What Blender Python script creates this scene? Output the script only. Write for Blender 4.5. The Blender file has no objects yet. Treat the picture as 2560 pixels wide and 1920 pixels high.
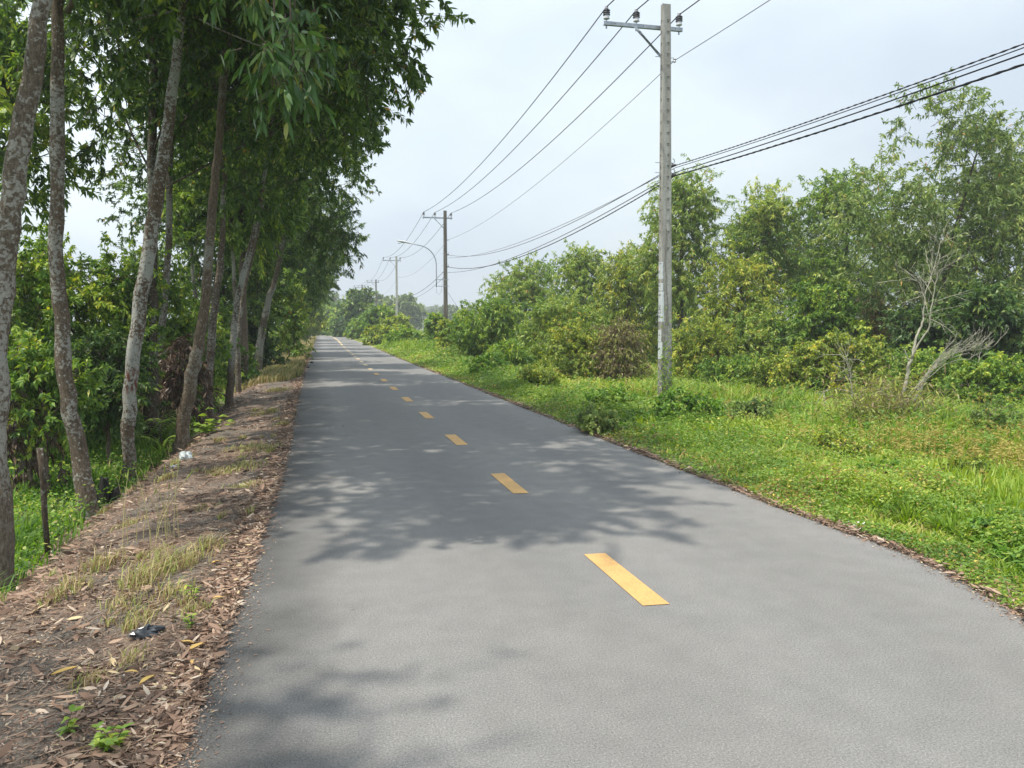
import bpy, math, random
import numpy as np
from math import radians, sin, cos, pi, atan, tan, sqrt

# ------------------------------------------------------------------ camera, sky, sun, exposure
scene = bpy.context.scene
COL = scene.collection
F, CX, CY, HOR, VPX = 1921.0, 1280.0, 960.0, 816.0, 797.0     # photo pixels (2560 x 1920)
PITCH = math.atan((CY - HOR) / F)
YAW = math.atan((CX - VPX) / F * cos(PITCH))                    # camera looks this far right of +Y
CAMH = 1.6
cam_d = bpy.data.cameras.new('camera'); cam = bpy.data.objects.new('camera', cam_d); COL.objects.link(cam)
cam.location = (0, 0, CAMH); cam.rotation_euler = (pi / 2 - PITCH, 0, -YAW)
cam_d.sensor_width = 36; cam_d.lens = 36 * F / 2560; cam_d.clip_start = 0.05; cam_d.clip_end = 6000
scene.camera = cam

SUN_EL = radians(66)
SUN_H = np.array([-0.95, -0.34]); SUN_H /= np.linalg.norm(SUN_H)   # horizontal direction towards the sun
W = bpy.data.worlds.new('World'); scene.world = W; W.use_nodes = True
nt = W.node_tree; nt.nodes.clear()
def wn(t, **k):
    n = nt.nodes.new(t)
    for a, b in k.items(): setattr(n, a, b)
    return n
sky = wn('ShaderNodeTexSky', sky_type='NISHITA'); sky.sun_disc = False
sky.sun_elevation = SUN_EL; sky.sun_rotation = math.atan2(SUN_H[0], SUN_H[1])
sky.dust_density = 3.0; sky.air_density = 1.2
b1 = wn('ShaderNodeBackground'); b1.inputs['Strength'].default_value = 0.09
nt.links.new(sky.outputs[0], b1.inputs[0])
tc = wn('ShaderNodeTexCoord'); mp = wn('ShaderNodeMapping'); mp.inputs['Scale'].default_value = (1.2, 1.2, 2.6)
nz = wn('ShaderNodeTexNoise'); nz.inputs['Scale'].default_value = 1.6; nz.inputs['Detail'].default_value = 5; nz.inputs['Roughness'].default_value = .5
nt.links.new(tc.outputs['Generated'], mp.inputs[0]); nt.links.new(mp.outputs[0], nz.inputs[0])
cr = wn('ShaderNodeValToRGB')
cr.color_ramp.elements[0].position = .40; cr.color_ramp.elements[0].color = (.69, .79, .90, 1)
cr.color_ramp.elements[1].position = .62; cr.color_ramp.elements[1].color = (.87, .97, 1.02, 1)
nt.links.new(nz.outputs[0], cr.inputs[0])
# thin high cloud is brighter towards the sun side of the sky (left of the road), bluer away from it
dt = wn('ShaderNodeVectorMath', operation='DOT_PRODUCT'); dt.inputs[1].default_value = (SUN_H[0] * cos(SUN_EL), SUN_H[1] * cos(SUN_EL), sin(SUN_EL))
nt.links.new(tc.outputs['Generated'], dt.inputs[0])
mr = wn('ShaderNodeMapRange'); mr.inputs[1].default_value = -.35; mr.inputs[2].default_value = .60; mr.inputs[3].default_value = .70; mr.inputs[4].default_value = 1.25
nt.links.new(dt.outputs['Value'], mr.inputs[0])
sc_ = wn('ShaderNodeVectorMath', operation='SCALE'); nt.links.new(cr.outputs[0], sc_.inputs[0]); nt.links.new(mr.outputs[0], sc_.inputs['Scale'])
b2 = wn('ShaderNodeBackground'); b2.inputs['Strength'].default_value = 1.06
nt.links.new(sc_.outputs[0], b2.inputs[0])
mx = wn('ShaderNodeMixShader'); mx.inputs[0].default_value = .85
nt.links.new(b1.outputs[0], mx.inputs[1]); nt.links.new(b2.outputs[0], mx.inputs[2])
wo = wn('ShaderNodeOutputWorld'); nt.links.new(mx.outputs[0], wo.inputs[0])

sd = bpy.data.lights.new('sun', 'SUN'); sd.energy = 4.2; sd.angle = radians(0.9); sd.color = (1, .93, .82)
sun = bpy.data.objects.new('sun', sd); COL.objects.link(sun)
from mathutils import Vector
sun.rotation_euler = Vector((SUN_H[0] * cos(SUN_EL), SUN_H[1] * cos(SUN_EL), sin(SUN_EL))).to_track_quat('Z', 'Y').to_euler()
scene.view_settings.view_transform = 'Standard'; scene.view_settings.look = 'None'
scene.view_settings.exposure = 0.34; scene.view_settings.gamma = 1
scene.cycles.use_denoising = True
scene.cycles.max_bounces = 6; scene.cycles.diffuse_bounces = 3; scene.cycles.transmission_bounces = 4
scene.cycles.transparent_max_bounces = 4; scene.cycles.volume_bounces = 0
scene.cycles.sample_clamp_indirect = 4

# ------------------------------------------------------------------ pixel -> world helpers (photo pixels)
Fv = np.array([sin(YAW) * cos(PITCH), cos(YAW) * cos(PITCH), -sin(PITCH)])
Rv = np.array([cos(YAW), -sin(YAW), 0.0]); Uv = np.cross(Rv, Fv); C0 = np.array([0, 0, CAMH])
Fh = np.array([sin(YAW), cos(YAW), 0.0])
def ray(px, py):
    return Fv + Rv * ((px - CX) / F) + Uv * ((CY - py) / F)
def on_z(px, py, z=0.0):
    d = ray(px, py); return C0 + d * ((z - CAMH) / d[2])
def at_d(px, py, D):                     # D = horizontal distance along the viewing direction
    d = ray(px, py); return C0 + d * (D / d.dot(Fh))

# ------------------------------------------------------------------ object helpers
def tag(o, label=None, cat=None, group=None, kind=None):
    if label: o['label'] = label
    if cat: o['category'] = cat
    if group: o['group'] = group
    if kind: o['kind'] = kind
    return o
def empty(name, loc, rz=0, **k):
    o = bpy.data.objects.new(name, None); COL.objects.link(o); o.location = loc; o.rotation_euler = (0, 0, rz)
    o.empty_display_size = .2
    return tag(o, **k)
def link(name, me, mats=None, parent=None, loc=None, **k):
    o = bpy.data.objects.new(name, me); COL.objects.link(o)
    if mats is not None and not me.materials:
        for m in (mats if isinstance(mats, (list, tuple)) else [mats]): me.materials.append(m)
    if parent: o.parent = parent
    if loc is not None: o.location = loc
    return tag(o, **k)

def mesh_np(name, V, loops, starts, tint=None, smooth=False, midx=None):
    me = bpy.data.meshes.new(name)
    V = np.asarray(V, np.float32); loops = np.asarray(loops, np.int32); starts = np.asarray(starts, np.int32)
    me.vertices.add(len(V)); me.vertices.foreach_set('co', V.ravel())
    me.loops.add(len(loops)); me.loops.foreach_set('vertex_index', loops)
    me.polygons.add(len(starts)); me.polygons.foreach_set('loop_start', starts)
    try: me.polygons.foreach_set('loop_total', np.diff(np.append(starts, len(loops))).astype(np.int32))
    except Exception: pass
    if smooth: me.polygons.foreach_set('use_smooth', np.ones(len(starts), bool))
    if midx is not None: me.polygons.foreach_set('material_index', np.asarray(midx, np.int32))
    me.update(calc_edges=True)
    if tint is not None:
        a = me.attributes.new('tint', 'FLOAT', 'POINT'); a.data.foreach_set('value', np.asarray(tint, np.float32))
    return me

class MB:
    """collects polygons for one mesh"""
    def __init__(s): s.v = []; s.f = []; s.t = []; s.m = []
    def add(s, V, Fc, tint=0.5, m=0):
        o = len(s.v); s.v.extend([tuple(map(float, p)) for p in V]); s.f.extend([tuple(i + o for i in f) for f in Fc])
        s.t.extend([tint] * len(V)); s.m.extend([m] * len(Fc)); return s
    def box(s, c, size, R=None, m=0, taper=1.0):
        x, y, z = [a / 2 for a in size]
        P = np.array([(-x, -y, -z), (x, -y, -z), (x, y, -z), (-x, y, -z), (-x * taper, -y * taper, z), (x * taper, -y * taper, z), (x * taper, y * taper, z), (-x * taper, y * taper, z)])
        if R is not None: P = P @ np.array(R).T
        return s.add(P + np.array(c), [(0, 3, 2, 1), (4, 5, 6, 7), (0, 1, 5, 4), (1, 2, 6, 5), (2, 3, 7, 6), (3, 0, 4, 7)], m=m)
    def tube(s, pts, rad, n=6, m=0, tint=.5, cap=True):
        pts = np.asarray(pts, float); k = len(pts)
        rad = np.full(k, rad) if np.isscalar(rad) else np.asarray(rad, float)
        T = np.gradient(pts, axis=0); T /= (np.linalg.norm(T, axis=1, keepdims=True) + 1e-9)
        ref = np.array([0, 0, 1.]) if abs(T[0, 2]) < .8 else np.array([1., .2, 0])
        A = np.zeros_like(T); a = np.cross(T[0], ref); a /= np.linalg.norm(a) + 1e-9; A[0] = a
        for i in range(1, k):
            a = a - T[i] * a.dot(T[i]); a /= np.linalg.norm(a) + 1e-9; A[i] = a
        B = np.cross(T, A)
        an = np.arange(n) * 2 * pi / n
        ring = pts[:, None] + rad[:, None, None] * (A[:, None] * np.cos(an)[None, :, None] + B[:, None] * np.sin(an)[None, :, None])
        Fc = [(i * n + j, i * n + (j + 1) % n, (i + 1) * n + (j + 1) % n, (i + 1) * n + j) for i in range(k - 1) for j in range(n)]
        if cap: Fc += [tuple(range(n))[::-1], tuple((k - 1) * n + j for j in range(n))]
        return s.add(ring.reshape(-1, 3), Fc, tint, m)
    def lathe(s, c, prof, n=16, m=0):
        V = [(c[0] + r * cos(a), c[1] + r * sin(a), c[2] + z) for r, z in prof for a in [2 * pi * j / n for j in range(n)]]
        k = len(prof)
        Fc = [(i * n + j, i * n + (j + 1) % n, (i + 1) * n + (j + 1) % n, (i + 1) * n + j) for i in range(k - 1) for j in range(n)]
        Fc += [tuple(range(n))[::-1], tuple((k - 1) * n + j for j in range(n))]
        return s.add(V, Fc, m=m)
    def build(s, name, mats, parent=None, smooth=False, **k):
        me = bpy.data.meshes.new(name); me.from_pydata(s.v, [], s.f); me.update()
        a = me.attributes.new('tint', 'FLOAT', 'POINT'); a.data.foreach_set('value', np.array(s.t, np.float32))
        me.polygons.foreach_set('material_index', np.array(s.m, np.int32))
        if smooth: me.polygons.foreach_set('use_smooth', np.ones(len(s.f), bool))
        return link(name, me, mats, parent, **k)

# ------------------------------------------------------------------ materials
def newmat(name):
    m = bpy.data.materials.new(name); m.use_nodes = True; t = m.node_tree; t.nodes.clear()
    return m, t
class NB:
    def __init__(s, t): s.t = t
    def n(s, ty, ins=None, **k):
        x = s.t.nodes.new(ty)
        for a, b in k.items(): setattr(x, a, b)
        for a, b in (ins or {}).items():
            if isinstance(b, tuple) and len(b) == 2 and hasattr(b[0], 'outputs'): s.t.links.new(b[0].outputs[b[1]], x.inputs[a])
            elif hasattr(b, 'outputs'): s.t.links.new(b.outputs[0], x.inputs[a])
            else: x.inputs[a].default_value = b
        return x
    def ramp(s, fac, stops):
        x = s.t.nodes.new('ShaderNodeValToRGB'); e = x.color_ramp.elements
        while len(e) < len(stops): e.new(.5)
        for i, (p, c) in enumerate(stops): e[i].position = p; e[i].color = (c[0], c[1], c[2], 1) if not np.isscalar(c) else (c, c, c, 1)
        s.t.links.new(fac.outputs[0] if not isinstance(fac, tuple) else fac[0].outputs[fac[1]], x.inputs[0]); return x
    def mix(s, fac, a, b, blend='MIX'):
        x = s.t.nodes.new('ShaderNodeMix'); x.data_type = 'RGBA'; x.blend_type = blend
        for i, v in ((0, fac), (6, a), (7, b)):
            if hasattr(v, 'outputs'): s.t.links.new(v.outputs[2] if v.bl_idname == 'ShaderNodeMix' else v.outputs[0], x.inputs[i])
            else: x.inputs[i].default_value = v if np.isscalar(v) else (v[0], v[1], v[2], 1)
        return x
    def out(s, sh):
        o = s.t.nodes.new('ShaderNodeOutputMaterial'); s.t.links.new(sh.outputs[0], o.inputs[0]); return o
def simple(name, col, rough=.7, metal=0, var=.15, scale=20, bump=0, spec=.3):
    m, t = newmat(name); b = NB(t)
    tc = b.n('ShaderNodeTexCoord'); nz = b.n('ShaderNodeTexNoise', {'Vector': (tc, 'Object'), 'Scale': scale, 'Detail': 6.0})
    r = b.ramp(nz, [(.3, tuple(c * (1 - var) for c in col)), (.7, tuple(min(1, c * (1 + var)) for c in col))])
    p = b.n('ShaderNodeBsdfPrincipled', {'Base Color': r, 'Roughness': rough, 'Metallic': metal, 'Specular IOR Level': spec})
    if bump:
        bp = b.n('ShaderNodeBump', {'Height': nz, 'Strength': bump, 'Distance': .01}); t.links.new(bp.outputs[0], p.inputs['Normal'])
    b.out(p); return m
BOOST = dict(light_leaf=1.5, olive_leaf=1.45, bright_leaf=1.45, yellowish_leaf=1.45, dark_leaf=1.3, grey_green_leaf=1.4, brown_vine=1.1, grass_blade=1.1, lush_blade=1.35, ground_cover_leaf=1.3, acacia_leaf=1.75, spray_leaf=1.1)
def foliage(name, stops, rough=.45, trans=.30, spec=.35, twig=None):
    k_ = BOOST.get(name, 1); stops = [(p, (min(.8, c[0] * k_), min(.8, c[1] * k_), min(.8, c[2] * k_))) for p, c in stops]
    m, t = newmat(name); b = NB(t)
    a = b.n('ShaderNodeAttribute', attribute_name='tint')
    r = b.ramp((a, 2), stops)
    p = b.n('ShaderNodeBsdfPrincipled', {'Base Color': r, 'Roughness': rough, 'Specular IOR Level': spec})
    hs = b.n('ShaderNodeHueSaturation', {'Hue': .485, 'Saturation': 1.15, 'Value': 1.6, 'Color': r})
    tr = b.n('ShaderNodeBsdfTranslucent', {'Color': hs})
    x = b.n('ShaderNodeMixShader', {0: trans}); t.links.new(p.outputs[0], x.inputs[1]); t.links.new(tr.outputs[0], x.inputs[2])
    b.out(x); return m

M = {}
M['acacia'] = foliage('acacia_leaf', [(0, (.022, .044, .012)), (.45, (.048, .090, .019)), (.8, (.10, .155, .030)), (.96, (.19, .23, .05)), (1, (.32, .17, .04))], rough=.42, trans=.32, spec=.35)
M['acacia_light'] = foliage('light_leaf', [(0, (.060, .115, .026)), (.4, (.13, .20, .040)), (.75, (.23, .29, .065)), (.93, (.36, .37, .09)), (1, (.34, .13, .06))], trans=.36, rough=.38)
M['bright'] = foliage('bright_leaf', [(0, (.045, .10, .02)), (.5, (.12, .20, .034)), (.85, (.24, .32, .055)), (1, (.38, .36, .06))], trans=.34)
M['olive'] = foliage('olive_leaf', [(0, (.05, .085, .025)), (.4, (.11, .165, .045)), (.75, (.20, .26, .075)), (.93, (.34, .36, .12)), (1, (.36, .16, .06))], trans=.34)
M['yellowish'] = foliage('yellowish_leaf', [(0, (.07, .11, .022)), (.4, (.15, .21, .035)), (.75, (.28, .32, .05)), (.93, (.42, .38, .07)), (1, (.34, .15, .05))], trans=.32)
M['spray'] = foliage('spray_leaf', [(0, (.03, .075, .02)), (.5, (.06, .13, .03)), (.9, (.13, .20, .045)), (1, (.3, .28, .08))], rough=.35, trans=.25)
M['brownish'] = foliage('brown_vine', [(0, (.08, .065, .03)), (.25, (.17, .13, .065)), (.38, (.26, .20, .11)), (.5, (.15, .19, .05)), (.85, (.34, .36, .08)), (1, (.22, .12, .07))], trans=.25)
M['withered'] = foliage('withered_leaf', [(0, (.03, .02, .014)), (.5, (.09, .055, .035)), (1, (.20, .13, .08))], trans=.1)
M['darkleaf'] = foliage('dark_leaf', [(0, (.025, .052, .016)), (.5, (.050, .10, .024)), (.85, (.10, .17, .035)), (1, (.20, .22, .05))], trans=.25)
M['grey_green'] = foliage('grey_green_leaf', [(0, (.05, .09, .025)), (.5, (.11, .16, .045)), (1, (.22, .26, .08))], trans=.25)
M['grass'] = foliage('grass_blade', [(0, (.07, .13, .02)), (.35, (.16, .27, .035)), (.7, (.29, .39, .06)), (.9, (.42, .44, .10)), (1, (.46, .38, .16))], rough=.5, trans=.36)
M['lush'] = foliage('lush_blade', [(0, (.035, .085, .015)), (.4, (.09, .18, .025)), (.75, (.17, .29, .045)), (.93, (.30, .36, .08)), (1, (.36, .30, .14))], rough=.5, trans=.4)
M['sedge'] = foliage('sedge_head', [(0, (.24, .19, .05)), (.5, (.33, .27, .07)), (1, (.40, .36, .09))], rough=.7, trans=.2)
M['cover'] = foliage('ground_cover_leaf', [(0, (.05, .10, .02)), (.45, (.12, .21, .032)), (.78, (.24, .33, .055)), (.9, (.36, .37, .08)), (.95, (.20, .11, .06)), (1, (.55, .45, .10))], trans=.33)
M['cover_dark'] = foliage('clump_leaf', [(0, (.05, .12, .02)), (.5, (.13, .27, .035)), (.85, (.26, .40, .07)), (1, (.42, .42, .10))], trans=.35)
M['litter'] = foliage('fallen_leaf', [(0, (.06, .045, .035)), (.28, (.15, .095, .067)), (.5, (.26, .165, .115)), (.72, (.38, .27, .195)), (.9, (.48, .41, .33)), (1, (.54, .40, .19))], rough=.7, trans=.06)
M['drygrass'] = foliage('dry_blade', [(0, (.16, .11, .06)), (.3, (.36, .27, .14)), (.55, (.50, .42, .22)), (.75, (.22, .28, .06)), (1, (.30, .36, .10))], rough=.7, trans=.2)
M['yellowleaf'] = foliage('yellow_fallen_leaf', [(0, (.52, .34, .12)), (1, (.60, .42, .13))], rough=.55, trans=.1)

def bark(name, dark, lichen, amount=.5, low=None, scale=1.0, red=None):
    amount = amount * .62; lichen = tuple(c * .82 for c in lichen)
    m, t = newmat(name); b = NB(t)
    tc = b.n('ShaderNodeTexCoord')
    mpp = b.n('ShaderNodeMapping', {'Vector': (tc, 'Object'), 'Scale': (1, 1, .35)})
    fine = b.n('ShaderNodeTexNoise', {'Vector': mpp, 'Scale': 55.0 * scale, 'Detail': 6.0, 'Roughness': .65})
    base = b.ramp(fine, [(.3, tuple(c * .45 for c in dark)), (.5, dark), (.72, tuple(min(1, c * 1.7) for c in dark))])
    ln = b.n('ShaderNodeTexNoise', {'Vector': (tc, 'Object'), 'Scale': 26.0 * scale, 'Detail': 3.0, 'Roughness': .6, 'Distortion': .6})
    big = b.n('ShaderNodeTexNoise', {'Vector': (tc, 'Object'), 'Scale': 1.9, 'Detail': 2.0})
    s = b.n('ShaderNodeMath', {0: (ln, 0), 1: (big, 0)}, operation='ADD')
    th = 1.16 - .3 * amount
    lm = b.ramp(s, [(max(0, (th - .06)) / 1.5, 0.0), ((th + .05) / 1.5, 1.0)])
    sc = b.n('ShaderNodeMath', {0: (s, 0), 1: 1 / 1.5}, operation='MULTIPLY'); t.links.new(sc.outputs[0], lm.inputs[0])
    vo = b.n('ShaderNodeTexVoronoi', {'Vector': (tc, 'Object'), 'Scale': 17.0 * scale, 'Randomness': 1.0})
    spots = b.ramp(vo, [(.16, 1.0), (.22, 0.0)])
    mk = b.n('ShaderNodeMath', {0: (lm, 0), 1: (spots, 0)}, operation='MAXIMUM')
    if low is not None:
        sep = b.n('ShaderNodeSeparateXYZ', {0: (tc, 'Object')})
        mr_ = b.n('ShaderNodeMapRange', {0: (sep, 2), 1: low, 2: low + .7, 3: .12, 4: 1.0})
        mk = b.n('ShaderNodeMath', {0: (mk, 0), 1: (mr_, 0)}, operation='MULTIPLY')
    c = b.mix(mk, base, lichen)
    fn2 = b.n('ShaderNodeTexNoise', {'Vector': (tc, 'Object'), 'Scale': 90.0, 'Detail': 2.0})
    c = b.mix(.35, c, b.ramp(fn2, [(.35, .2), (.65, 1.0)]), 'MULTIPLY')
    if red:
        sep = b.n('ShaderNodeSeparateXYZ', {0: (tc, 'Object')})
        g = b.n('ShaderNodeTexNoise', {'Vector': mpp, 'Scale': 22.0, 'Detail': 3.0})
        z1 = b.n('ShaderNodeMapRange', {0: (sep, 2), 1: red[0], 2: red[0] + .12, 3: 0.0, 4: 1.0})
        z2 = b.n('ShaderNodeMapRange', {0: (sep, 2), 1: red[1], 2: red[1] - .12, 3: 0.0, 4: 1.0})
        x1 = b.n('ShaderNodeMapRange', {0: (sep, 0), 1: red[2], 2: red[2] + .02, 3: 0.0, 4: 1.0})
        q = b.n('ShaderNodeMath', {0: (z1, 0), 1: (z2, 0)}, operation='MULTIPLY')
        q = b.n('ShaderNodeMath', {0: (q, 0), 1: (x1, 0)}, operation='MULTIPLY')
        gg = b.ramp(g, [(.46, 0.0), (.56, 1.0)])
        q = b.n('ShaderNodeMath', {0: (q, 0), 1: (gg, 0)}, operation='MULTIPLY')
        c = b.mix(q, c, (.13, .045, .032))
    wv = b.n('ShaderNodeTexNoise', {'Vector': mpp, 'Scale': 30.0, 'Detail': 5.0})
    bp = b.n('ShaderNodeBump', {'Height': (wv, 0), 'Strength': .7, 'Distance': .02})
    p = b.n('ShaderNodeBsdfPrincipled', {'Roughness': .9, 'Specular IOR Level': .15, 'Normal': (bp, 0)})
    t.links.new(c.outputs[2], p.inputs['Base Color'])
    b.out(p); return m
M['bark_a'] = bark('bark_pale', (.135, .108, .082), (.40, .385, .34), .85, low=.5)
M['bark_b'] = bark('bark_brown', (.125, .096, .070), (.38, .37, .33), .40)
M['bark_c'] = bark('bark_lichen', (.12, .088, .062), (.44, .44, .40), .95, low=.15, red=(1.22, 1.62, .0))
M['bark_g'] = bark('bark_crusty', (.12, .088, .062), (.42, .42, .38), 1.1, low=.6)
M['bark_d'] = bark('bark_dark', (.075, .058, .042), (.26, .27, .23), .22)
M['bark_e'] = bark('bark_ridged', (.135, .104, .074), (.30, .29, .24), .25)
M['branch'] = simple('branch_bark', (.13, .10, .075), .9, var=.4, scale=25)
M['deadwood'] = simple('bleached_wood', (.36, .345, .275), .85, var=.3, scale=18)
M['char'] = simple('charred_wood', (.02, .018, .016), .85, var=.5, scale=25, bump=.6)

# ------------------------------------------------------------------ terrain shape
LE = [on_z(x, y) for x, y in ((426, 1920), (489.5, 1748), (530.6, 1644), (571.7, 1561.6), (616.6, 1438), (665, 1303.7), (722.6, 1119), (736, 1030), (758, 941), (778, 887))]
RE = [on_z(x, y) for x, y in ((2560, 1545), (2382, 1438), (2266, 1384.7), (2097.7, 1322), (1900, 1250), (1500, 1094), (1262, 1000), (1000, 897), (937.7, 870))]
LY = np.array([-40] + [p[1] for p in LE] + [110, 400]); LX = np.array([-.55] + [p[0] for p in LE] + [-.35, -.35])
RY = np.array([-40] + [p[1] for p in RE] + [110, 400]); RX = np.array([3.72] + [p[0] for p in RE] + [3.98, 3.98])
def xl(y): return np.interp(y, LY, LX)
def xr(y): return np.interp(y, RY, RX)
def nz2(x, y, s=1.0, seed=0):
    r = np.random.RandomState(seed); v = 0; a = 1; tot = 0
    for o in range(4):
        for _ in range(3):
            th = r.uniform(0, 2 * pi); k = (2 ** o) / s * r.uniform(.7, 1.3)
            v = v + a * np.sin(k * (x * cos(th) + y * sin(th)) + r.uniform(0, 2 * pi)); tot += a
        a *= .55
    return v / tot * 2.2                      # roughly -1..1
def sstep(a, b, x):
    t = np.clip((x - a) / (b - a), 0, 1); return t * t * (3 - 2 * t)
YB, RB = 128.0, 42.0                          # the road starts to bend left here
def H(x, y):
    x = np.asarray(x, float); y = np.asarray(y, float)
    dl = xl(y) - x; dr = x - xr(y)
    left = -.02 - .06 * sstep(0, 1.1, dl) - .46 * sstep(1.05 + .15 * np.sin(y * .7), 2.3 + .2 * np.sin(y * .33), dl) + .022 * nz2(x, y, .35, 1) * sstep(.1, .6, dl) + .05 * nz2(x, y, 1.6, 2) * sstep(1, 3, dl)
    right = -.02 - .25 * sstep(.4, 4.5, dr) + .03 * nz2(x, y, .8, 3) * sstep(.2, 1.5, dr)
    h = np.where(dl > 0, left, np.where(dr > 0, right, -.05))
    near = (y < YB)
    return np.where(near, h, np.where((dl > 2), -.45, -.05))

# ------------------------------------------------------------------ setting: ground, road
def ground_mat():
    m, t = newmat('ground_soil'); b = NB(t)
    tc = b.n('ShaderNodeTexCoord'); sep = b.n('ShaderNodeSeparateXYZ', {0: (tc, 'Object')})
    n1 = b.n('ShaderNodeTexNoise', {'Vector': (tc, 'Object'), 'Scale': 1.3, 'Detail': 5.0})
    n2 = b.n('ShaderNodeTexNoise', {'Vector': (tc, 'Object'), 'Scale': 60.0, 'Detail': 8.0, 'Roughness': .75})
    n3 = b.n('ShaderNodeTexVoronoi', {'Vector': (tc, 'Object'), 'Scale': 90.0})
    soil = b.ramp(n2, [(.32, (.050, .043, .036)), (.5, (.135, .118, .100)), (.68, (.29, .26, .225))])
    red = b.ramp(n2, [(.32, (.070, .050, .038)), (.5, (.175, .128, .098)), (.7, (.33, .26, .205))])
    soil = b.mix(b.ramp(n1, [(.42, 0.0), (.6, 1.0)]), soil, red)
    soil = b.mix(b.ramp(n3, [(.0, .5), (.15, 0.0)]), soil, (.33, .31, .29))
    green = b.ramp(n2, [(.3, (.035, .05, .018)), (.6, (.085, .12, .035)), (.75, (.14, .12, .06))])
    gl = b.n('ShaderNodeMapRange', {0: (sep, 0), 1: -2.0, 2: -3.0, 3: 0.0, 4: 1.0})
    gr = b.n('ShaderNodeMapRange', {0: (sep, 0), 1: 4.1, 2: 4.7, 3: 0.0, 4: 1.0})
    g = b.n('ShaderNodeMath', {0: (gl, 0), 1: (gr, 0)}, operation='MAXIMUM')
    gy = b.n('ShaderNodeMapRange', {0: (sep, 1), 1: 120.0, 2: 140.0, 3: 0.0, 4: 1.0})
    g = b.n('ShaderNodeMath', {0: (g, 0), 1: (gy, 0)}, operation='MAXIMUM')
    c = b.mix(g, soil, green)
    bp = b.n('ShaderNodeBump', {'Height': (n2, 0), 'Strength': .8, 'Distance': .012})
    p = b.n('ShaderNodeBsdfPrincipled', {'Roughness': .95, 'Specular IOR Level': .1, 'Normal': (bp, 0)}); t.links.new(c.outputs[2], p.inputs['Base Color'])
    b.out(p); return m
def grid_axis(parts):
    a = []
    for lo, hi, st in parts: a.extend(np.arange(lo, hi, st))
    return np.array(a + [parts[-1][1]])
gx = grid_axis([(-2500, -100, 400), (-100, -20, 10), (-20, -6, 1), (-6, -.2, .1), (-.2, 3.6, .4), (3.6, 6, .1), (6, 14, .4), (14, 30, 2), (30, 100, 10), (100, 2500, 400)])
gy = grid_axis([(-60, -4, 4), (-4, 1, .5), (1, 10, .1), (10, 25, .25), (25, 60, 1), (60, 160, 4), (160, 400, 40), (400, 4400, 400)])
GX, GY = np.meshgrid(gx, gy); GZ = H(GX, GY)
V = np.stack([GX, GY, GZ], -1).reshape(-1, 3); nxg, nyg = len(gx), len(gy)
ii, jj = np.meshgrid(np.arange(nxg - 1), np.arange(nyg - 1)); a0 = (jj * nxg + ii).ravel()
loops = np.stack([a0, a0 + 1, a0 + 1 + nxg, a0 + nxg], 1).ravel()
link('ground', mesh_np('ground', V, loops, np.arange(0, len(loops), 4), smooth=True), ground_mat(), kind='structure')

def road_mat():
    m, t = newmat('asphalt'); b = NB(t)
    tc = b.n('ShaderNodeTexCoord'); o = (tc, 'Object'); sep = b.n('ShaderNodeSeparateXYZ', {0: o})
    agg = b.n('ShaderNodeTexNoise', {'Vector': o, 'Scale': 110.0, 'Detail': 4.0, 'Roughness': .95})
    vor = b.n('ShaderNodeTexVoronoi', {'Vector': o, 'Scale': 140.0})
    mid = b.n('ShaderNodeTexNoise', {'Vector': o, 'Scale': 5.0, 'Detail': 6.0, 'Roughness': .6})
    mp2 = b.n('ShaderNodeMapping', {'Vector': o, 'Scale': (.8, .16, 1)})
    bigr = b.n('ShaderNodeTexNoise', {'Vector': mp2, 'Scale': 1.2, 'Detail': 4.0})
    c = b.ramp(agg, [(.34, (.06, .059, .057)), (.45, (.182, .179, .174)), (.55, (.236, .232, .225)), (.68, (.42, .412, .395))])
    c = b.mix(.7, c, b.ramp(bigr, [(.35, (.84, .845, .86)), (.65, (1.0, .99, .97))]), 'MULTIPLY')
    c = b.mix(.7, c, b.ramp(mid, [(.35, .84), (.65, 1.0)]), 'MULTIPLY')
    c = b.mix(b.ramp(vor, [(.04, .55), (.10, 0.0)]), c, (.50, .49, .46))
    tr_ = b.n('ShaderNodeMath', {0: (sep, 0), 1: 3.6}, operation='MULTIPLY'); tr_ = b.n('ShaderNodeMath', {0: (tr_, 0)}, operation='SINE')
    trk = b.n('ShaderNodeMapRange', {0: (tr_, 0), 1: -1.0, 2: 1.0, 3: .93, 4: 1.02}); c = b.mix(1.0, c, b.n('ShaderNodeCombineColor', {0: (trk, 0), 1: (trk, 0), 2: (trk, 0)}), 'MULTIPLY')
    st1 = b.n('ShaderNodeTexNoise', {'Vector': o, 'Scale': .9, 'Detail': 7.0, 'Roughness': .7, 'Distortion': .8}); c = b.mix(b.ramp(st1, [(.52, 0.0), (.74, .22)]), c, (.27, .25, .22))
    # tar-darker strip along the left edge of the mat, dust on the right
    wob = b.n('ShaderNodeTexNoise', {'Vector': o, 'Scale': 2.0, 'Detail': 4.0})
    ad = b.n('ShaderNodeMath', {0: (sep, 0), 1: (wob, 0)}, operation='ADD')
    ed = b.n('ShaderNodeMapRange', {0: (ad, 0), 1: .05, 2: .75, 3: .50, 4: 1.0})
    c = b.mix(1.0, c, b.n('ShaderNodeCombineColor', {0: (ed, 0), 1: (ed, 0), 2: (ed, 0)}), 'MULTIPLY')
    bp = b.n('ShaderNodeBump', {'Height': (agg, 0), 'Strength': .35, 'Distance': .004})
    p = b.n('ShaderNodeBsdfPrincipled', {'Roughness': .82, 'Specular IOR Level': .25, 'Normal': (bp, 0)}); t.links.new(c.outputs[2], p.inputs['Base Color'])
    b.out(p); return m
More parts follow.
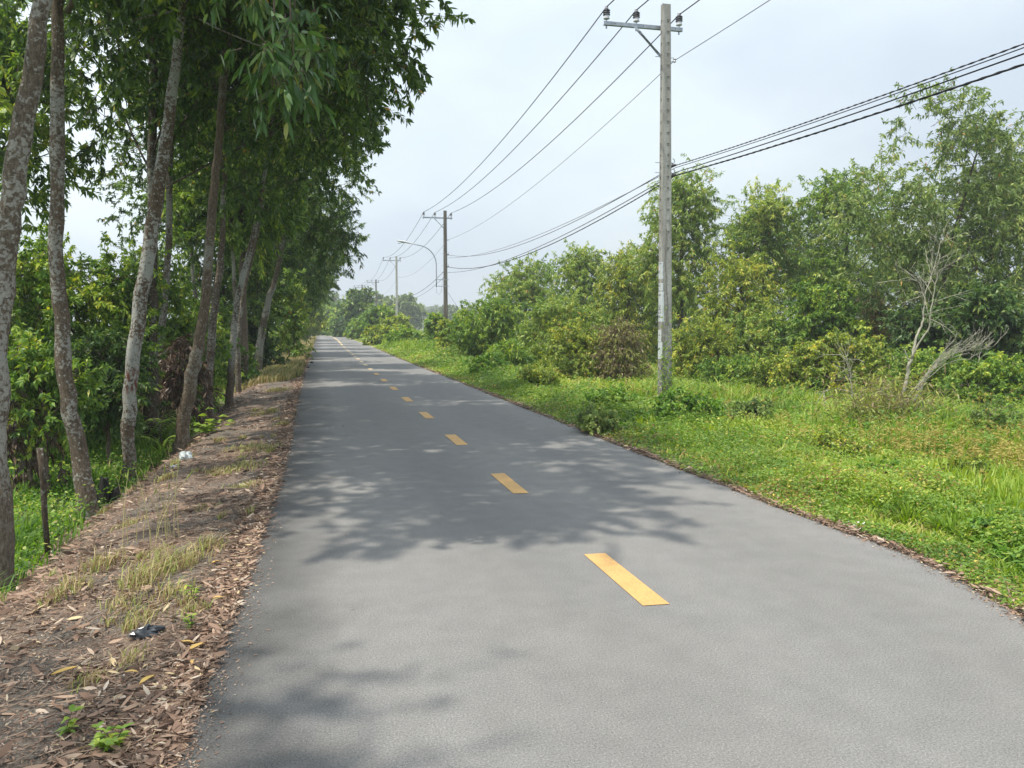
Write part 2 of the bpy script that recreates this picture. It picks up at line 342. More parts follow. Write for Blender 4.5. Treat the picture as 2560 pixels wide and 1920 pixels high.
def path(s):                                   # road frame: point and right-hand normal at distance s
    if s < YB: return np.array([0., s]), np.array([1., 0.])
    a = (s - YB) / RB; return np.array([-RB * (1 - cos(a)), YB + RB * sin(a)]), np.array([cos(a), sin(a)])
ss = np.concatenate([np.arange(-40, 1, 2), np.arange(1, 25, .12), np.arange(25, 60, .5), np.arange(60, 190, 2)])
rs = np.random.RandomState(5); rows = []
for s in ss:
    p, n = path(s); yy = min(s, 300)
    j1, j2 = (.010 * nz2(s, 0, .25, 8) + .015 * rs.normal(), .02 * nz2(s, 3, .3, 9) + .012 * rs.normal()) if s < 60 else (0, 0)
    a, bb = xl(yy) + j1, xr(yy) + j2
    for off, z in ((a - .05, -.07), (a, -.006), (a + .05, 0), (a + .8, .0), ((a + bb) / 2, .0), (bb - .8, .0), (bb - .05, 0), (bb, -.006), (bb + .05, -.07)):
        q = p + n * off; rows.append((q[0], q[1], z))
k = 9; L_ = []
for i in range(len(ss) - 1):
    for j in range(k - 1): L_ += [i * k + j, i * k + j + 1, (i + 1) * k + j + 1, (i + 1) * k + j]
road = link('road', mesh_np('road', rows, L_, np.arange(0, len(L_), 4), smooth=False), road_mat(), kind='structure')
def paint_mat(name, col):
    m, t = newmat(name); b = NB(t); tc = b.n('ShaderNodeTexCoord')
    n1 = b.n('ShaderNodeTexNoise', {'Vector': (tc, 'Object'), 'Scale': 90.0, 'Detail': 6.0, 'Roughness': .7}); n2 = b.n('ShaderNodeTexNoise', {'Vector': (tc, 'Object'), 'Scale': 7.0, 'Detail': 5.0})
    n3 = b.n('ShaderNodeTexNoise', {'Vector': (tc, 'Object'), 'Scale': 28.0, 'Detail': 9.0, 'Roughness': .8})
    c = b.mix(.6, b.ramp(n1, [(.3, tuple(x * .72 for x in col)), (.55, col), (.75, tuple(min(1, x * 1.15) for x in col))]), b.ramp(n2, [(.3, .82), (.6, 1.0)]), 'MULTIPLY')
    c = b.mix(b.ramp(n3, [(.36, .7), (.43, 0.0)]), c, (.20, .19, .17))
    bp = b.n('ShaderNodeBump', {'Height': (n1, 0), 'Strength': .5, 'Distance': .004})
    p = b.n('ShaderNodeBsdfPrincipled', {'Roughness': .7, 'Normal': (bp, 0)}); t.links.new(c.outputs[2], p.inputs['Base Color']); b.out(p); return m
M['paint'] = paint_mat('yellow_road_paint', (.60, .355, .125)); M['paint_hazed'] = paint_mat('hazed_road_paint', (.62, .47, .27))  # far markings: same yellow paint with distance haze mixed into its colour
# centre dashes: their middles, read from the photograph
mids = [(1562, 1450), (1271, 1207), (1140, 1099), (1067, 1039), (1018, 998), (985, 972), (961.3, 952), (943, 936.5), (928.8, 924.2), (917.5, 914), (907.4, 905.9), (899.9, 898.7), (893, 893)]
Ym = [on_z(*p)[1] for p in mids]; Xm = [on_z(*p)[0] for p in mids]
per = np.polyfit(np.arange(5), Ym[:5], 1); Yall = [per[1] + per[0] * i for i in range(20)]
XC = float(np.mean(Xm[:6]))
def xc_(y): return XC + .0 * y + .25 * sstep(55, 95, y)
for i, y in enumerate([Yall[0] - per[0]] + Yall):
    hl, hw = per[0] * .165, .078
    if i == 1: y = (on_z(1460, 1388)[1] + on_z(1630, 1514)[1]) / 2
    mb = MB(); V = []; r = random.Random(i)
    for sx, sy in ((-1, -1), (1, -1), (1, 1), (-1, 1)): V.append((xc_(y) + sx * hw + r.uniform(-.004, .004), y + sy * hl + r.uniform(-.01, .01), .004))
    mb.add(V, [(0, 1, 2, 3)])
    mb.build('centre_dash', M['paint'] if y < 28 else M['paint_hazed'], road)
mb = MB(); prev = None
for s in np.arange(Yall[-1] + per[0], 185, 1.5):
    p, n = path(s); a, b_ = p + n * (xc_(min(s, 95)) - .075), p + n * (xc_(min(s, 95)) + .075)
    cur = [(a[0], a[1], .004), (b_[0], b_[1], .004)]
    if prev: mb.add(prev + cur[::-1], [(0, 1, 2, 3)])
    prev = cur
mb.build('centre_line', M['paint_hazed'], road)
# pale gravel pull-off on the right, in the distance
mb = MB(); pts = [(-.02, 52), (.35, 56), (1.6, 66), (2.4, 78), (2.6, 90), (2.3, 105), (.9, 118), (-.02, 124)]
Vv = [(xr(y) + d, y, -.012 + .001 * i) for i, (d, y) in enumerate(pts)]
mb.add([(x, y, -.012) for x, y, z in Vv], [tuple(range(len(Vv)))])
mb.build('gravel_verge', simple('pale_gravel', (.42, .38, .30), .95, var=.25, scale=12), kind='structure')

# ------------------------------------------------------------------ foliage generators
def nrm(a): return a / (np.linalg.norm(a, axis=-1, keepdims=True) + 1e-9)
def leaf_mesh(name, P, D, N, L, Wd, tint, droop=.18, hi=True):
    n = len(P); D = nrm(D); S = nrm(np.cross(D, N)); N = np.cross(S, D)
    L = np.broadcast_to(L, n)[:, None]; Wd = np.broadcast_to(Wd, n)[:, None]
    G = np.array([0, 0, -1.])
    def pt(t, w): return P + D * L * t + S * Wd * w + G * (L * droop * t * t) + N * (abs(w) * Wd * .35)
    if hi:
        V = np.stack([pt(0, 0), pt(.25, .42), pt(.25, -.42), pt(.62, .45), pt(.62, -.45), pt(1, 0)], 1).reshape(-1, 3)
        o = np.arange(n)[:, None] * 6
        lp = (o + np.array([[0, 2, 1, 1, 2, 4, 3, 3, 4, 5]])).ravel()
        st = (np.arange(n)[:, None] * 10 + np.array([[0, 3, 7]])).ravel(); rep = 6
    else:
        V = np.stack([pt(0, 0), pt(.42, .5), pt(.42, -.5), pt(1, 0)], 1).reshape(-1, 3)
        o = np.arange(n)[:, None] * 4
        lp = (o + np.array([[0, 2, 1, 1, 2, 3]])).ravel(); st = (np.arange(n)[:, None] * 6 + np.array([[0, 3]])).ravel(); rep = 4
    return V, lp, st, np.repeat(tint, rep)

def crown_data(rng, lobes, ncl, ntw, nlf, L, Wd, cr, hang=.45, hi=True, up=.15, shell=.5, tw=True):
    w = np.array([l[6] if len(l) > 6 else l[3] * l[4] * l[5] for l in lobes], float); w /= w.sum()
    li = rng.choice(len(lobes), ncl, p=w); lb = np.array([l[:6] for l in lobes], float)[li]
    d = nrm(rng.normal(size=(ncl, 3))); r = rng.uniform(0, 1, ncl) ** (1 / 3 * shell * 1.2)
    C = lb[:, :3] + d * lb[:, 3:6] * r[:, None]
    out = nrm(d * np.array([1, 1, .7]))
    # twigs
    Ct = np.repeat(C, ntw, 0); Ot = np.repeat(out, ntw, 0); nT = len(Ct)
    td = nrm(Ot * .75 + rng.normal(size=(nT, 3)) * .75 + np.array([0, 0, up]))
    tl = cr * rng.uniform(.6, 1.25, nT)
    st = Ct + rng.normal(size=(nT, 3)) * cr * .28
    # leaves on twigs
    T = np.repeat(np.arange(nT), nlf); n = len(T)
    u = rng.uniform(.15, 1, n) ** .7
    P = st[T] + td[T] * (tl[T] * u)[:, None] + np.array([0, 0, -1.]) * (cr * hang * .35 * u ** 2)[:, None]
    D = nrm(td[T] * .55 + nrm(rng.normal(size=(n, 3))) * .85 + np.array([0, 0, -hang]))
    N = nrm(rng.normal(size=(n, 3)) * .8 + np.array([0, 0, .8]))
    ct = rng.normal(0, .17, ncl); t = np.clip(.42 + np.repeat(np.repeat(ct, ntw), nlf) + rng.normal(0, .22, n), 0, .93)
    odd = rng.uniform(0, 1, n) < .012; t[odd] = rng.uniform(.93, 1, odd.sum())
    Ls = L * rng.uniform(.65, 1.2, n); Ws = Wd * rng.uniform(.7, 1.2, n)
    V, lp, sx, tt = leaf_mesh('x', P, D, N, Ls, Ws, t, hi=hi)
    mi = np.zeros(len(sx), int)
    if tw:                                     # thin twig prisms (3 sides)
        a = nrm(np.cross(td, np.array([.3, .2, 1.]))); b = np.cross(td, a); rr = .0035 + cr * .006
        e = st + td * tl[:, None] + np.array([0, 0, -cr * hang * .35])
        ring = []
        for k in range(3): ring.append(st + (a * cos(2.1 * k) + b * sin(2.1 * k)) * rr)
        TV = np.stack(ring + [e], 1).reshape(-1, 3); o = np.arange(nT)[:, None] * 4 + len(V)
        tlp = (o + np.array([[0, 1, 3, 1, 2, 3, 2, 0, 3]])).ravel(); ts = np.arange(0, len(tlp), 3) + len(lp)
        V = np.concatenate([V, TV]); lp = np.concatenate([lp, tlp]); sx = np.concatenate([sx, ts]); tt = np.concatenate([tt, np.full(len(TV), .5)])
        mi = np.concatenate([mi, np.ones(len(ts), int)])
    return (V, lp, sx, tt, mi), C

def trunk_mb(rng, tp, C, limbs=9, sides=9, limb_r=.30, nsec=30, zmin=0):
    """tp: rows (x, y, z, r). Returns an MB with the trunk, its main limbs and the branches that reach the leaf clumps."""
    tp = np.asarray(tp, float); mb = MB()
    # refine trunk and add bumps and a flared foot
    tt = np.linspace(0, 1, max(14, len(tp) * 3)); k = np.linspace(0, 1, len(tp))
    P = np.stack([np.interp(tt, k, tp[:, i]) for i in range(4)], 1)
    for _ in range(2): P[1:-1, :3] = (P[:-2, :3] + 2 * P[1:-1, :3] + P[2:, :3]) / 4
    P[1:, :2] += rng.normal(0, .12, (len(P) - 1, 2)) * P[1:, 3:4]
    rad = P[:, 3] * (1 + rng.normal(0, .03, len(P))); rad[0] *= 1.55; rad[1] *= 1.1
    n = sides * 2; an = np.arange(n) * 2 * pi / n
    T = nrm(np.gradient(P[:, :3], axis=0)); A = nrm(np.cross(T, np.array([0, 1., .01]))); B = np.cross(T, A)
    wob = 1 + .06 * np.sin(an * 2 + 1) + .04 * np.sin(an * 5 + rng.uniform(0, 6))
    ring = P[:, None, :3] + (rad[:, None] * wob[None])[..., None] * (A[:, None] * np.cos(an)[None, :, None] + B[:, None] * np.sin(an)[None, :, None])
    Fc = [(i * n + j, i * n + (j + 1) % n, (i + 1) * n + (j + 1) % n, (i + 1) * n + j) for i in range(len(P) - 1) for j in range(n)]
    mb.add(ring.reshape(-1, 3), Fc)
    # limbs
    hgt = P[-1, 2]; idx = rng.permutation(len(C))
    mains = []
    for c in C[idx[:limbs]]:
        hd = sqrt((c[0] - P[-1, 0]) ** 2 + (c[1] - P[-1, 1]) ** 2)
        z0 = np.clip(c[2] - .75 * hd - rng.uniform(0, .8), max(zmin, P[0, 2] + .3 * hgt), hgt * .97)
        s = np.array([np.interp(z0, P[:, 2], P[:, i]) for i in range(3)]); r0 = np.interp(z0, P[:, 2], P[:, 3]) * limb_r * rng.uniform(.8, 1.3)
        mid = s * .45 + c * .55 + np.array([0, 0, .10 * hd]) + rng.normal(0, .06 * hd + .02, 3); t = np.linspace(0, 1, 7)[:, None]
        q = (1 - t) ** 2 * s + 2 * t * (1 - t) * mid + t ** 2 * c
        mb.tube(q, np.linspace(r0, .010, 7), 5, cap=False); mains.append(q)
    if mains:
        allp = np.concatenate([q[2:6] for q in mains] + [P[int(len(P) * .6):, :3]])
        for c in C[idx[limbs:limbs + nsec]]:
            d = np.linalg.norm(allp - c, axis=1) + 1.2 * np.maximum(0, allp[:, 2] - c[2] + .1); s = allp[d.argmin()]
            dd = np.linalg.norm(c - s)
            mid = (s + c) / 2 + rng.normal(0, .08 * dd, 3) + np.array([0, 0, .05 * dd]); t = np.linspace(0, 1, 5)[:, None]
            mb.tube((1 - t) ** 2 * s + 2 * t * (1 - t) * mid + t ** 2 * c, np.linspace(.016, .005, 5), 4, cap=False)
    return mb

def tree(name, label, cat, base, tp, lobes, leafmat, barkmat, seed, group=None, ncl=90, ntw=7, nlf=22, L=.13, Wd=.032, cr=.6, hang=.45, hi=True, limbs=9, nsec=40, sides=8, up=.15, shell=.6, zmin=0, tw=True, extra=None):
    """base: world point; tp and lobes are relative to it"""
    rng = np.random.RandomState(seed)
    root = empty(name, base, label=label, cat=cat, group=group)
    (V, lp, sx, tt, mi), C = crown_data(rng, lobes, ncl, ntw, nlf, L, Wd, cr, hang, hi, up, shell, tw)
    crown = link('crown', mesh_np('crown', V, lp, sx, tt, midx=mi), [leafmat, M['branch']], root)
    mb = trunk_mb(rng, tp, C, limbs, sides, nsec=nsec, zmin=zmin)
    trunk = mb.build('trunk', barkmat, root, smooth=True)
    return root
def copy_tree(src, label, loc, rz=0, s=1.0, leafmat=None):
    c = src.copy(); COL.objects.link(c); c.location = loc; c.rotation_euler = (0, 0, rz); c.scale = (s, s, s); c['label'] = label
    for ch in src.children:
        d = ch.copy(); COL.objects.link(d); d.parent = c
    return c

# ------------------------------------------------------------------ roadside acacias on the left
def trunk_from_px(rows, Z, z_top=None, lean_depth=0.0, extra_h=0):
    """rows of (px, py, width px), top to bottom, for a trunk standing Z metres off -> base point and (x,y,z,r) rows relative to it"""
    pts = []
    for i, (px, py, w) in enumerate(rows[::-1]):
        p = at_d(px, py, Z + lean_depth * i / (len(rows) - 1)); pts.append((*p, w * .41 * Z / F))
    pts = np.array(pts); base = pts[0, :3].copy(); base[2] = float(H(base[0], base[1])) - .05
    pts[0, 2] = base[2]; rel = pts.copy(); rel[:, :3] -= base
    # carry the trunk on past the top of the frame
    if z_top and z_top > rel[-1, 2] + .3:
        d = rel[-1, :3] - rel[-3, :3]; d /= d[2]; d[:2] *= .8
        k = 5; zz = np.linspace(rel[-1, 2], z_top, k + 1)[1:]
        add = [(*(rel[-1, :3] + d * (z - rel[-1, 2])), rel[-1, 3] * (1 - .8 * (j + 1) / k) + .015) for j, z in enumerate(zz)]
        rel = np.vstack([rel, add])
    return base, rel
GA = 'acacia trees in the row along the left side of the road'
def zbase(py, zg): return F * (CAMH - zg) / (py - HOR)
def acacia(label, rows, Z, leafmat, barkmat, seed, ztop=10.5, reach=1.6, ncl=130, low=3.9, **k):
    base, rel = trunk_from_px(rows, Z, ztop, lean_depth=k.pop('ld', 0.0))
    tx = np.interp(7, rel[:, 2], rel[:, 0]); ty = np.interp(7, rel[:, 2], rel[:, 1])
    wx = reach - (base[0] + tx)                            # how far the crown reaches over the road from the trunk
    b = -base[2] * 0
    lobes = [(tx + wx * .38, ty, low + 3.4, max(1.2, wx * .66), 1.9, 2.6), (tx + wx * .62, ty - .2, low + 1.7, max(.7, wx * .42), 1.5, 1.3), (tx - .9, ty + .2, low + 3.9, 1.7, 1.8, 2.7), (tx + .1, ty, low + 5.2, 1.4, 1.6, 1.6)]
    return tree('acacia_tree', label, 'tree', base, rel, lobes, leafmat, barkmat, seed, group=GA, zmin=min(4.4, low + .2), ncl=int(ncl * 1.3), nlf=30, L=k.pop('L', .125), Wd=k.pop('Wd', .046), **k)
A_ = acacia('nearest tree at the left edge of the frame, thick pale grey lichen-mottled trunk', [(107, 0, 44), (84, 150, 50), (62, 289, 55), (36, 450, 57), (24, 579, 58), (3, 700, 58), (-8, 834, 58), (-10, 1146, 56), (3, 1347, 62), (0, 1455, 70)], 5.7, M['acacia'], M['bark_a'], 11, ncl=105, low=4.3, reach=-.2, ztop=9.5)
B_ = acacia('brown spotted trunk with curved foot beside a charred stump, second from the left edge', [(145, 0, 29), (144, 289, 36), (142, 579, 39), (140, 700, 37), (152, 752, 41), (163, 923, 43), (184, 1057, 43), (207, 1190, 50), (222, 1305, 56)], 8.1, M['acacia'], M['bark_b'], 12, low=4.9, reach=1.0)
C_ = acacia('lichen-whitened leaning trunk with a rust-red scar low on its bark', [(456, 0, 23), (432, 231, 29), (399, 463, 35), (372, 637, 38), (351, 745, 38), (333, 878, 38), (321, 1012, 37), (322, 1146, 36), (324, 1195, 40)], 10.4, M['acacia'], M['bark_c'], 13, ncl=160, low=4.8, reach=1.4)
D_ = acacia('dark straight trunk with ferns at its foot, just behind the red-scarred trunk', [(382, 214, 22), (379, 405, 23), (383, 694, 27), (376, 834, 31), (379, 968, 36), (378, 1125, 44)], 13.2, M['acacia'], M['bark_d'], 14, low=4.6, reach=1.5)
T_ = acacia('slim grey-white trunk right behind the dark straight one, smaller than its neighbours', [(425, 394, 17), (425, 579, 18), (415, 723, 19), (401, 848, 19), (396, 980, 19), (396, 1050, 22)], 16.5, M['acacia'], M['bark_a'], 15, low=4.0, reach=-.6, ncl=90)
E_ = acacia('stout ridged brown trunk bending right, a white plastic bag lying at its foot', [(553, 290, 20), (547, 360, 21), (537, 450, 23), (526, 583, 24), (520, 682, 26), (511, 781, 28), (496, 860, 32), (484, 923, 36), (466, 1012, 37), (454, 1101, 38), (449, 1160, 44)], 11.3, M['acacia'], M['bark_e'], 16, ncl=170, low=5.0, reach=1.2)
F_ = acacia('narrow trunk with a tuft of dry leaves halfway down, right of the stout ridged trunk', [(560, 450, 13), (557, 549, 15), (554, 649, 18), (539, 748, 21), (528, 848, 23), (519, 980, 24), (524, 1072, 28)], 16, M['acacia'], M['bark_b'], 17, ncl=150, low=5.1, reach=1.3)
G_ = acacia('slanting trunk with crusty white lichen on its lower half, middle of the row', [(660, 450, 10), (649, 516, 14), (634, 583, 15), (620, 649, 16), (600, 715, 17), (588, 781, 17), (584, 848, 18), (578, 914, 19), (572, 1012, 23), (572, 1060, 27)], 17.5, M['acacia'], M['bark_g'], 18, ncl=160, low=5.1, reach=1.3)
G2_ = acacia('plain grey-brown trunk partly hidden behind the crusty white-lichened one', [(640, 600, 10), (615, 700, 11), (600, 781, 12), (593, 881, 15), (597, 980, 16), (600, 1005, 18)], 21.5, M['acacia'], M['bark_b'], 19, ncl=130, low=4.8, reach=1.35)
H_ = acacia('forked pale trunk leaning over the verge, where the leaf-strewn shoulder narrows', [(724, 493, 7), (716, 533, 10), (705, 616, 13), (692, 682, 14), (672, 748, 17), (655, 815, 21), (647, 881, 24), (637, 935, 28)], 29, M['acacia'], M['bark_a'], 20, ncl=150, low=4.4, reach=1.4, hi=False, L=.18, Wd=.045)
I_ = acacia('paired slender trunks rising from the grass beyond the forked pale trunk', [(705, 640, 8), (702, 750, 9), (698, 830, 11), (695, 905, 18)], 40, M['acacia'], M['bark_b'], 21, ncl=140, low=3.4, reach=1.3, hi=False, L=.2, Wd=.05)
for lab, x, y, rz, s_ in (('slim grey trunk between the crusty white one and the forked pale one, nearer the road', -2.35, 24.5, 2.2, .85), ('thin trunk just beyond the forked pale trunk, half lost in leaves', -2.3, 33.5, .9, .85), ('slim trunk set back from the row, behind the plain grey-brown one', -3.6, 27.0, 3.6, .9)):
    copy_tree(T_, lab, (x, y, float(H(x, y)) - .05), rz, s_)
# farther along the row: copies of the last two crowns, then the tree outside the frame whose crown dapples the near road
far_labels = ['sixth-last roadside tree, first whose trunk is swallowed by hanging leaves', 'roadside tree with drooping low leaves, next after the leaf-swallowed trunk',
              'roadside tree halfway between the leaf-swallowed trunk and the yellow-leaved end tree', 'roadside tree with slim trunk, third before the yellow-leaved end tree', 'roadside tree second before the yellow-leaved end tree',
              'roadside tree just before the yellow-leaved one at the far end of the row']
for lab, y, s, rz, src, x in ((far_labels[0], 47, .95, .4, I_, -2.3), (far_labels[1], 55, 1.0, -.3, I_, -2.2), (far_labels[2], 64, .9, .2, I_, -2.3), (far_labels[3], 74, .92, -.2, I_, -2.4), (far_labels[4], 85, .85, .5, I_, -2.5), (far_labels[5], 97, .75, .1, I_, -2.6)):
    copy_tree(src, lab, (x, y, float(H(x, y)) - .05), rz, s)

def px_tree(name, label, cat, cx, top, hw, Z, leafmat, barkmat, seed, bottom=None, group=None, depth=None, lobes=None, trunk_x=None, r=.12, zg=None, dense=1.0, **k):
    """a tree or bush seen at photo column cx with its top at row top and half-width hw pixels, Z metres off"""
    b = at_d(cx if trunk_x is None else trunk_x, HOR, Z); b[2] = float(H(b[0], b[1])) - .03 if zg is None else zg
    ht = at_d(cx, top, Z)[2] - b[2]; w = hw * Z / F; dy = depth or w * .9
    zb = 0.0 if bottom is None else max(0.0, at_d(cx, bottom, Z)[2] - b[2])
    off = Rv[:2] * ((cx - (cx if trunk_x is None else trunk_x)) * Z / F)
    rng = np.random.RandomState(seed + 500)
    if lobes is None:
        hh = ht - zb; lobes = [(off[0], off[1], zb + hh * .46, w * .72, dy * .72, hh * .44, .45)]
        nb_ = rng.randint(6, 9)
        for i in range(nb_):
            a = 2 * pi * (i + rng.uniform(-.3, .3)) / nb_; f = rng.uniform(.15, .8); q = sqrt(max(.1, 1 - (f - .42) ** 2 * 3.2))
            lobes.append((off[0] + cos(a) * w * .58 * q, off[1] + sin(a) * dy * .55 * q, zb + hh * f, w * rng.uniform(.32, .46), dy * .42, hh * rng.uniform(.12, .2), .07))
        for i in range(3): lobes.append((off[0] + w * rng.uniform(-.42, .42), off[1], zb + hh * rng.uniform(.76, .86), w * rng.uniform(.28, .42), dy * .4, hh * .14, .07))
    tp = [(0, 0, 0, r), (off[0] * .2, off[1] * .2, ht * .3, r * .8), (off[0] * .6, off[1] * .6, ht * .6, r * .55), (off[0], off[1], ht * .8, r * .08)]
    k['nlf'] = int(k.get('nlf', 16) * 1.5 * dense); k['Wd'] = k.get('Wd', .05) * 1.2
    return tree(name, label, cat, b, tp, lobes, leafmat, barkmat, seed, group=group, **k)

# trees and shrubs behind the row, on the left
GB = 'trees and shrubs growing behind the roadside row'
lf = dict(hi=False, tw=True)
px_tree('background_tree', 'tall bright-leaved tree behind the two nearest trunks, cut by the left edge', 'tree', 40, -40, 170, 15, M['bright'], M['branch'], 31, bottom=560, group=GB, ncl=90, ntw=6, nlf=20, L=.17, Wd=.05, cr=.6, shell=.7, trunk_x=-60, **lf)
px_tree('background_tree', 'sunlit leafy tree filling the gap between the spotted and the lichen-whitened trunks, high up', 'tree', 610, 250, 170, 24, M['bright'], M['branch'], 32, bottom=640, group=GB, ncl=150, ntw=6, nlf=20, L=.2, Wd=.055, cr=.7, **lf)
px_tree('background_tree', 'wispy half-bare sapling against the sky above the left thicket', 'tree', 655, 480, 40, 30, M['acacia_light'], M['branch'], 33, bottom=700, group=GB, ncl=16, ntw=4, nlf=10, L=.16, Wd=.04, cr=.6, r=.04, trunk_x=640, **lf)
px_tree('background_tree', 'dark broad-crowned tree behind the narrow tufted trunk', 'tree', 560, 430, 150, 30, M['acacia'], M['bark_d'], 34, bottom=850, group=GB, ncl=150, ntw=6, nlf=20, L=.2, Wd=.05, cr=.8, **lf)
px_tree('background_tree', 'dark crown hanging low behind the forked pale trunk', 'tree', 660, 520, 110, 42, M['acacia'], M['bark_d'], 35, bottom=840, group=GB, ncl=130, ntw=6, nlf=18, L=.24, Wd=.06, cr=.9, **lf)
px_tree('thicket_shrub', 'light green shrub behind the nearest trunk at the left edge', 'shrub', 20, 590, 170, 11.5, M['bright'], M['branch'], 36, group=GB, ncl=120, ntw=6, nlf=20, L=.10, Wd=.036, cr=.38, r=.05, **lf)
px_tree('thicket_shrub', 'tall bright green shrub between the spotted trunk and the red-scarred trunk', 'shrub', 235, 575, 150, 13, M['bright'], M['branch'], 37, group=GB, ncl=150, ntw=6, nlf=20, L=.10, Wd=.034, cr=.38, r=.05, **lf)
px_tree('thicket_shrub', 'dense green shrub behind the dark straight trunk and the slim grey one', 'shrub', 400, 650, 140, 17, M['bright'], M['branch'], 38, group=GB, ncl=140, ntw=6, nlf=20, L=.12, Wd=.04, cr=.45, r=.05, **lf)
px_tree('thicket_shrub', 'low leafy bush left of the spotted trunk, half hidden by its foot', 'shrub', 100, 880, 100, 9.5, M['bright'], M['branch'], 39, bottom=1080, group=GB, ncl=60, ntw=6, nlf=15, L=.085, Wd=.03, cr=.30, r=.03, **lf)
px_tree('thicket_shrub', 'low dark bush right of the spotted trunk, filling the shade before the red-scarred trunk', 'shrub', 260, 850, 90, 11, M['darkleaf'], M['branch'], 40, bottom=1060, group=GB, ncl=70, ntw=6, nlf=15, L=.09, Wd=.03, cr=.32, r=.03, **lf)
px_tree('dead_shrub', 'dead shrub with shrivelled brown leaves left of the spotted trunk', 'shrub', 60, 880, 75, 9.6, M['withered'], M['branch'], 41, group=GB, nsec=20, ncl=22, ntw=6, nlf=7, L=.10, Wd=.026, cr=.26, r=.02, hang=1.1, **lf)
px_tree('dead_shrub', 'tangle of dry brown brush behind the stout ridged trunk', 'shrub', 430, 850, 60, 15, M['withered'], M['branch'], 42, group=GB, ncl=40, ntw=7, nlf=8, L=.16, Wd=.03, cr=.4, r=.03, hang=.9, **lf)
px_tree('thicket_shrub', 'bright green shrub glowing between the narrow tufted trunk and the crusty white one', 'shrub', 540, 760, 90, 24, M['bright'], M['branch'], 43, group=GB, ncl=80, ntw=6, nlf=14, L=.18, Wd=.055, cr=.5, r=.04, **lf)
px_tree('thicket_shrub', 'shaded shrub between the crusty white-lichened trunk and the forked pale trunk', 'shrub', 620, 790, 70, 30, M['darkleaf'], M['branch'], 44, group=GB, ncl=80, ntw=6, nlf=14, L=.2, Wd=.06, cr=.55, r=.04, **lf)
px_tree('thicket_shrub', 'leafy creeper bush draping down at the paired slender trunks', 'shrub', 722, 690, 40, 37, M['acacia_light'], M['branch'], 45, bottom=895, group=GB, ncl=70, ntw=6, nlf=14, L=.2, Wd=.06, cr=.5, r=.04, **lf)
px_tree('verge_tree', 'small tree turning yellow at the far end of the left row', 'tree', 768, 752, 34, 88, M['yellowish'], M['bark_a'], 46, bottom=832, ncl=90, ntw=6, nlf=14, L=.4, Wd=.13, cr=1.0, r=.10, **lf)

# ------------------------------------------------------------------ right-hand trees and shrubs
GR = 'trees behind the grass field on the right'
GS = 'shrubs at the foot of the right-hand trees'
px_tree('tall_tree', 'tallest tree with open airy crown at the right edge of the frame', 'tree', 2430, 195, 210, 25, M['olive'], M['bark_d'], 61, bottom=690, group=GR, ncl=310, ntw=7, nlf=15, L=.17, Wd=.042, cr=.7, r=.11, shell=.8, limbs=16, trunk_x=2330, lobes=[(-.2, 0, 8.3, 1.5, 1.5, 1.0), (1.9, .3, 7.4, 1.9, 1.7, 1.2), (3.2, .3, 6.2, 1.4, 1.5, 1.4), (-2.2, 0, 5.7, 1.4, 1.5, 1.4), (.5, 0, 5.2, 2.3, 2.0, 1.3), (2.8, 0, 4.8, 1.8, 1.8, 1.6), (-1.0, 0, 3.4, 1.9, 1.6, .9), (2.2, 0, 2.9, 1.9, 1.6, 1.0)], **lf)
px_tree('background_tree', 'wide grey-green tree filling the lower right edge behind the tall open-crowned one', 'tree', 2540, 420, 210, 32, M['grey_green'], M['bark_d'], 62, bottom=None, group=GR, ncl=150, ntw=7, nlf=16, L=.2, Wd=.055, cr=.9, **lf)
px_tree('rounded_tree', 'round-topped green tree halfway between the concrete pole and the tall tree', 'tree', 1905, 475, 95, 33, M['acacia_light'], M['bark_d'], 63, bottom=770, group=GR, ncl=130, ntw=7, nlf=16, L=.18, Wd=.045, cr=.75, **lf)
px_tree('rounded_tree', 'broad tree with leafy domed top adjoining the tall open-crowned tree', 'tree', 2110, 425, 155, 32, M['bright'], M['bark_d'], 64, bottom=770, group=GR, ncl=150, ntw=7, nlf=16, L=.18, Wd=.045, cr=.75, **lf)
px_tree('tall_tree', 'upright feathery tree directly behind the nearest concrete pole', 'tree', 1700, 418, 105, 34, M['acacia_light'], M['bark_d'], 65, bottom=820, group=GR, ncl=170, ntw=7, nlf=16, L=.19, Wd=.04, cr=.75, r=.14, hang=.7, **lf)
px_tree('small_tree', 'mid-height feathery tree with peaked top, two crowns left of the concrete pole', 'tree', 1450, 592, 80, 42, M['acacia_light'], M['bark_d'], 66, group=GR, ncl=130, ntw=7, nlf=15, L=.22, Wd=.05, cr=.85, hang=.7, **lf)
px_tree('small_tree', 'leftmost of the right-hand trees, pale feathery crown against the sky', 'tree', 1315, 655, 105, 46, M['acacia_light'], M['bark_d'], 67, group=GR, ncl=150, ntw=7, nlf=15, L=.24, Wd=.055, cr=.9, hang=.7, **lf)
px_tree('small_tree', 'yellow-green small tree with reddish new leaves just left of the concrete pole', 'tree', 1570, 612, 80, 37, M['yellowish'], M['bark_d'], 68, group=GR, ncl=130, ntw=7, nlf=15, L=.2, Wd=.048, cr=.75, hang=.6, **lf)
px_tree('small_tree', 'yellowish leafy tree just right of the concrete pole, below the round-topped one', 'tree', 1850, 610, 105, 29, M['yellowish'], M['bark_d'], 69, group=GR, ncl=150, ntw=7, nlf=15, L=.17, Wd=.042, cr=.65, hang=.6, **lf)
px_tree('background_tree', 'dusky tree behind the gap between the round-topped trees', 'tree', 2010, 560, 150, 46, M['grey_green'], M['bark_d'], 70, group=GR, ncl=150, ntw=7, nlf=14, L=.26, Wd=.07, cr=1.2, **lf)
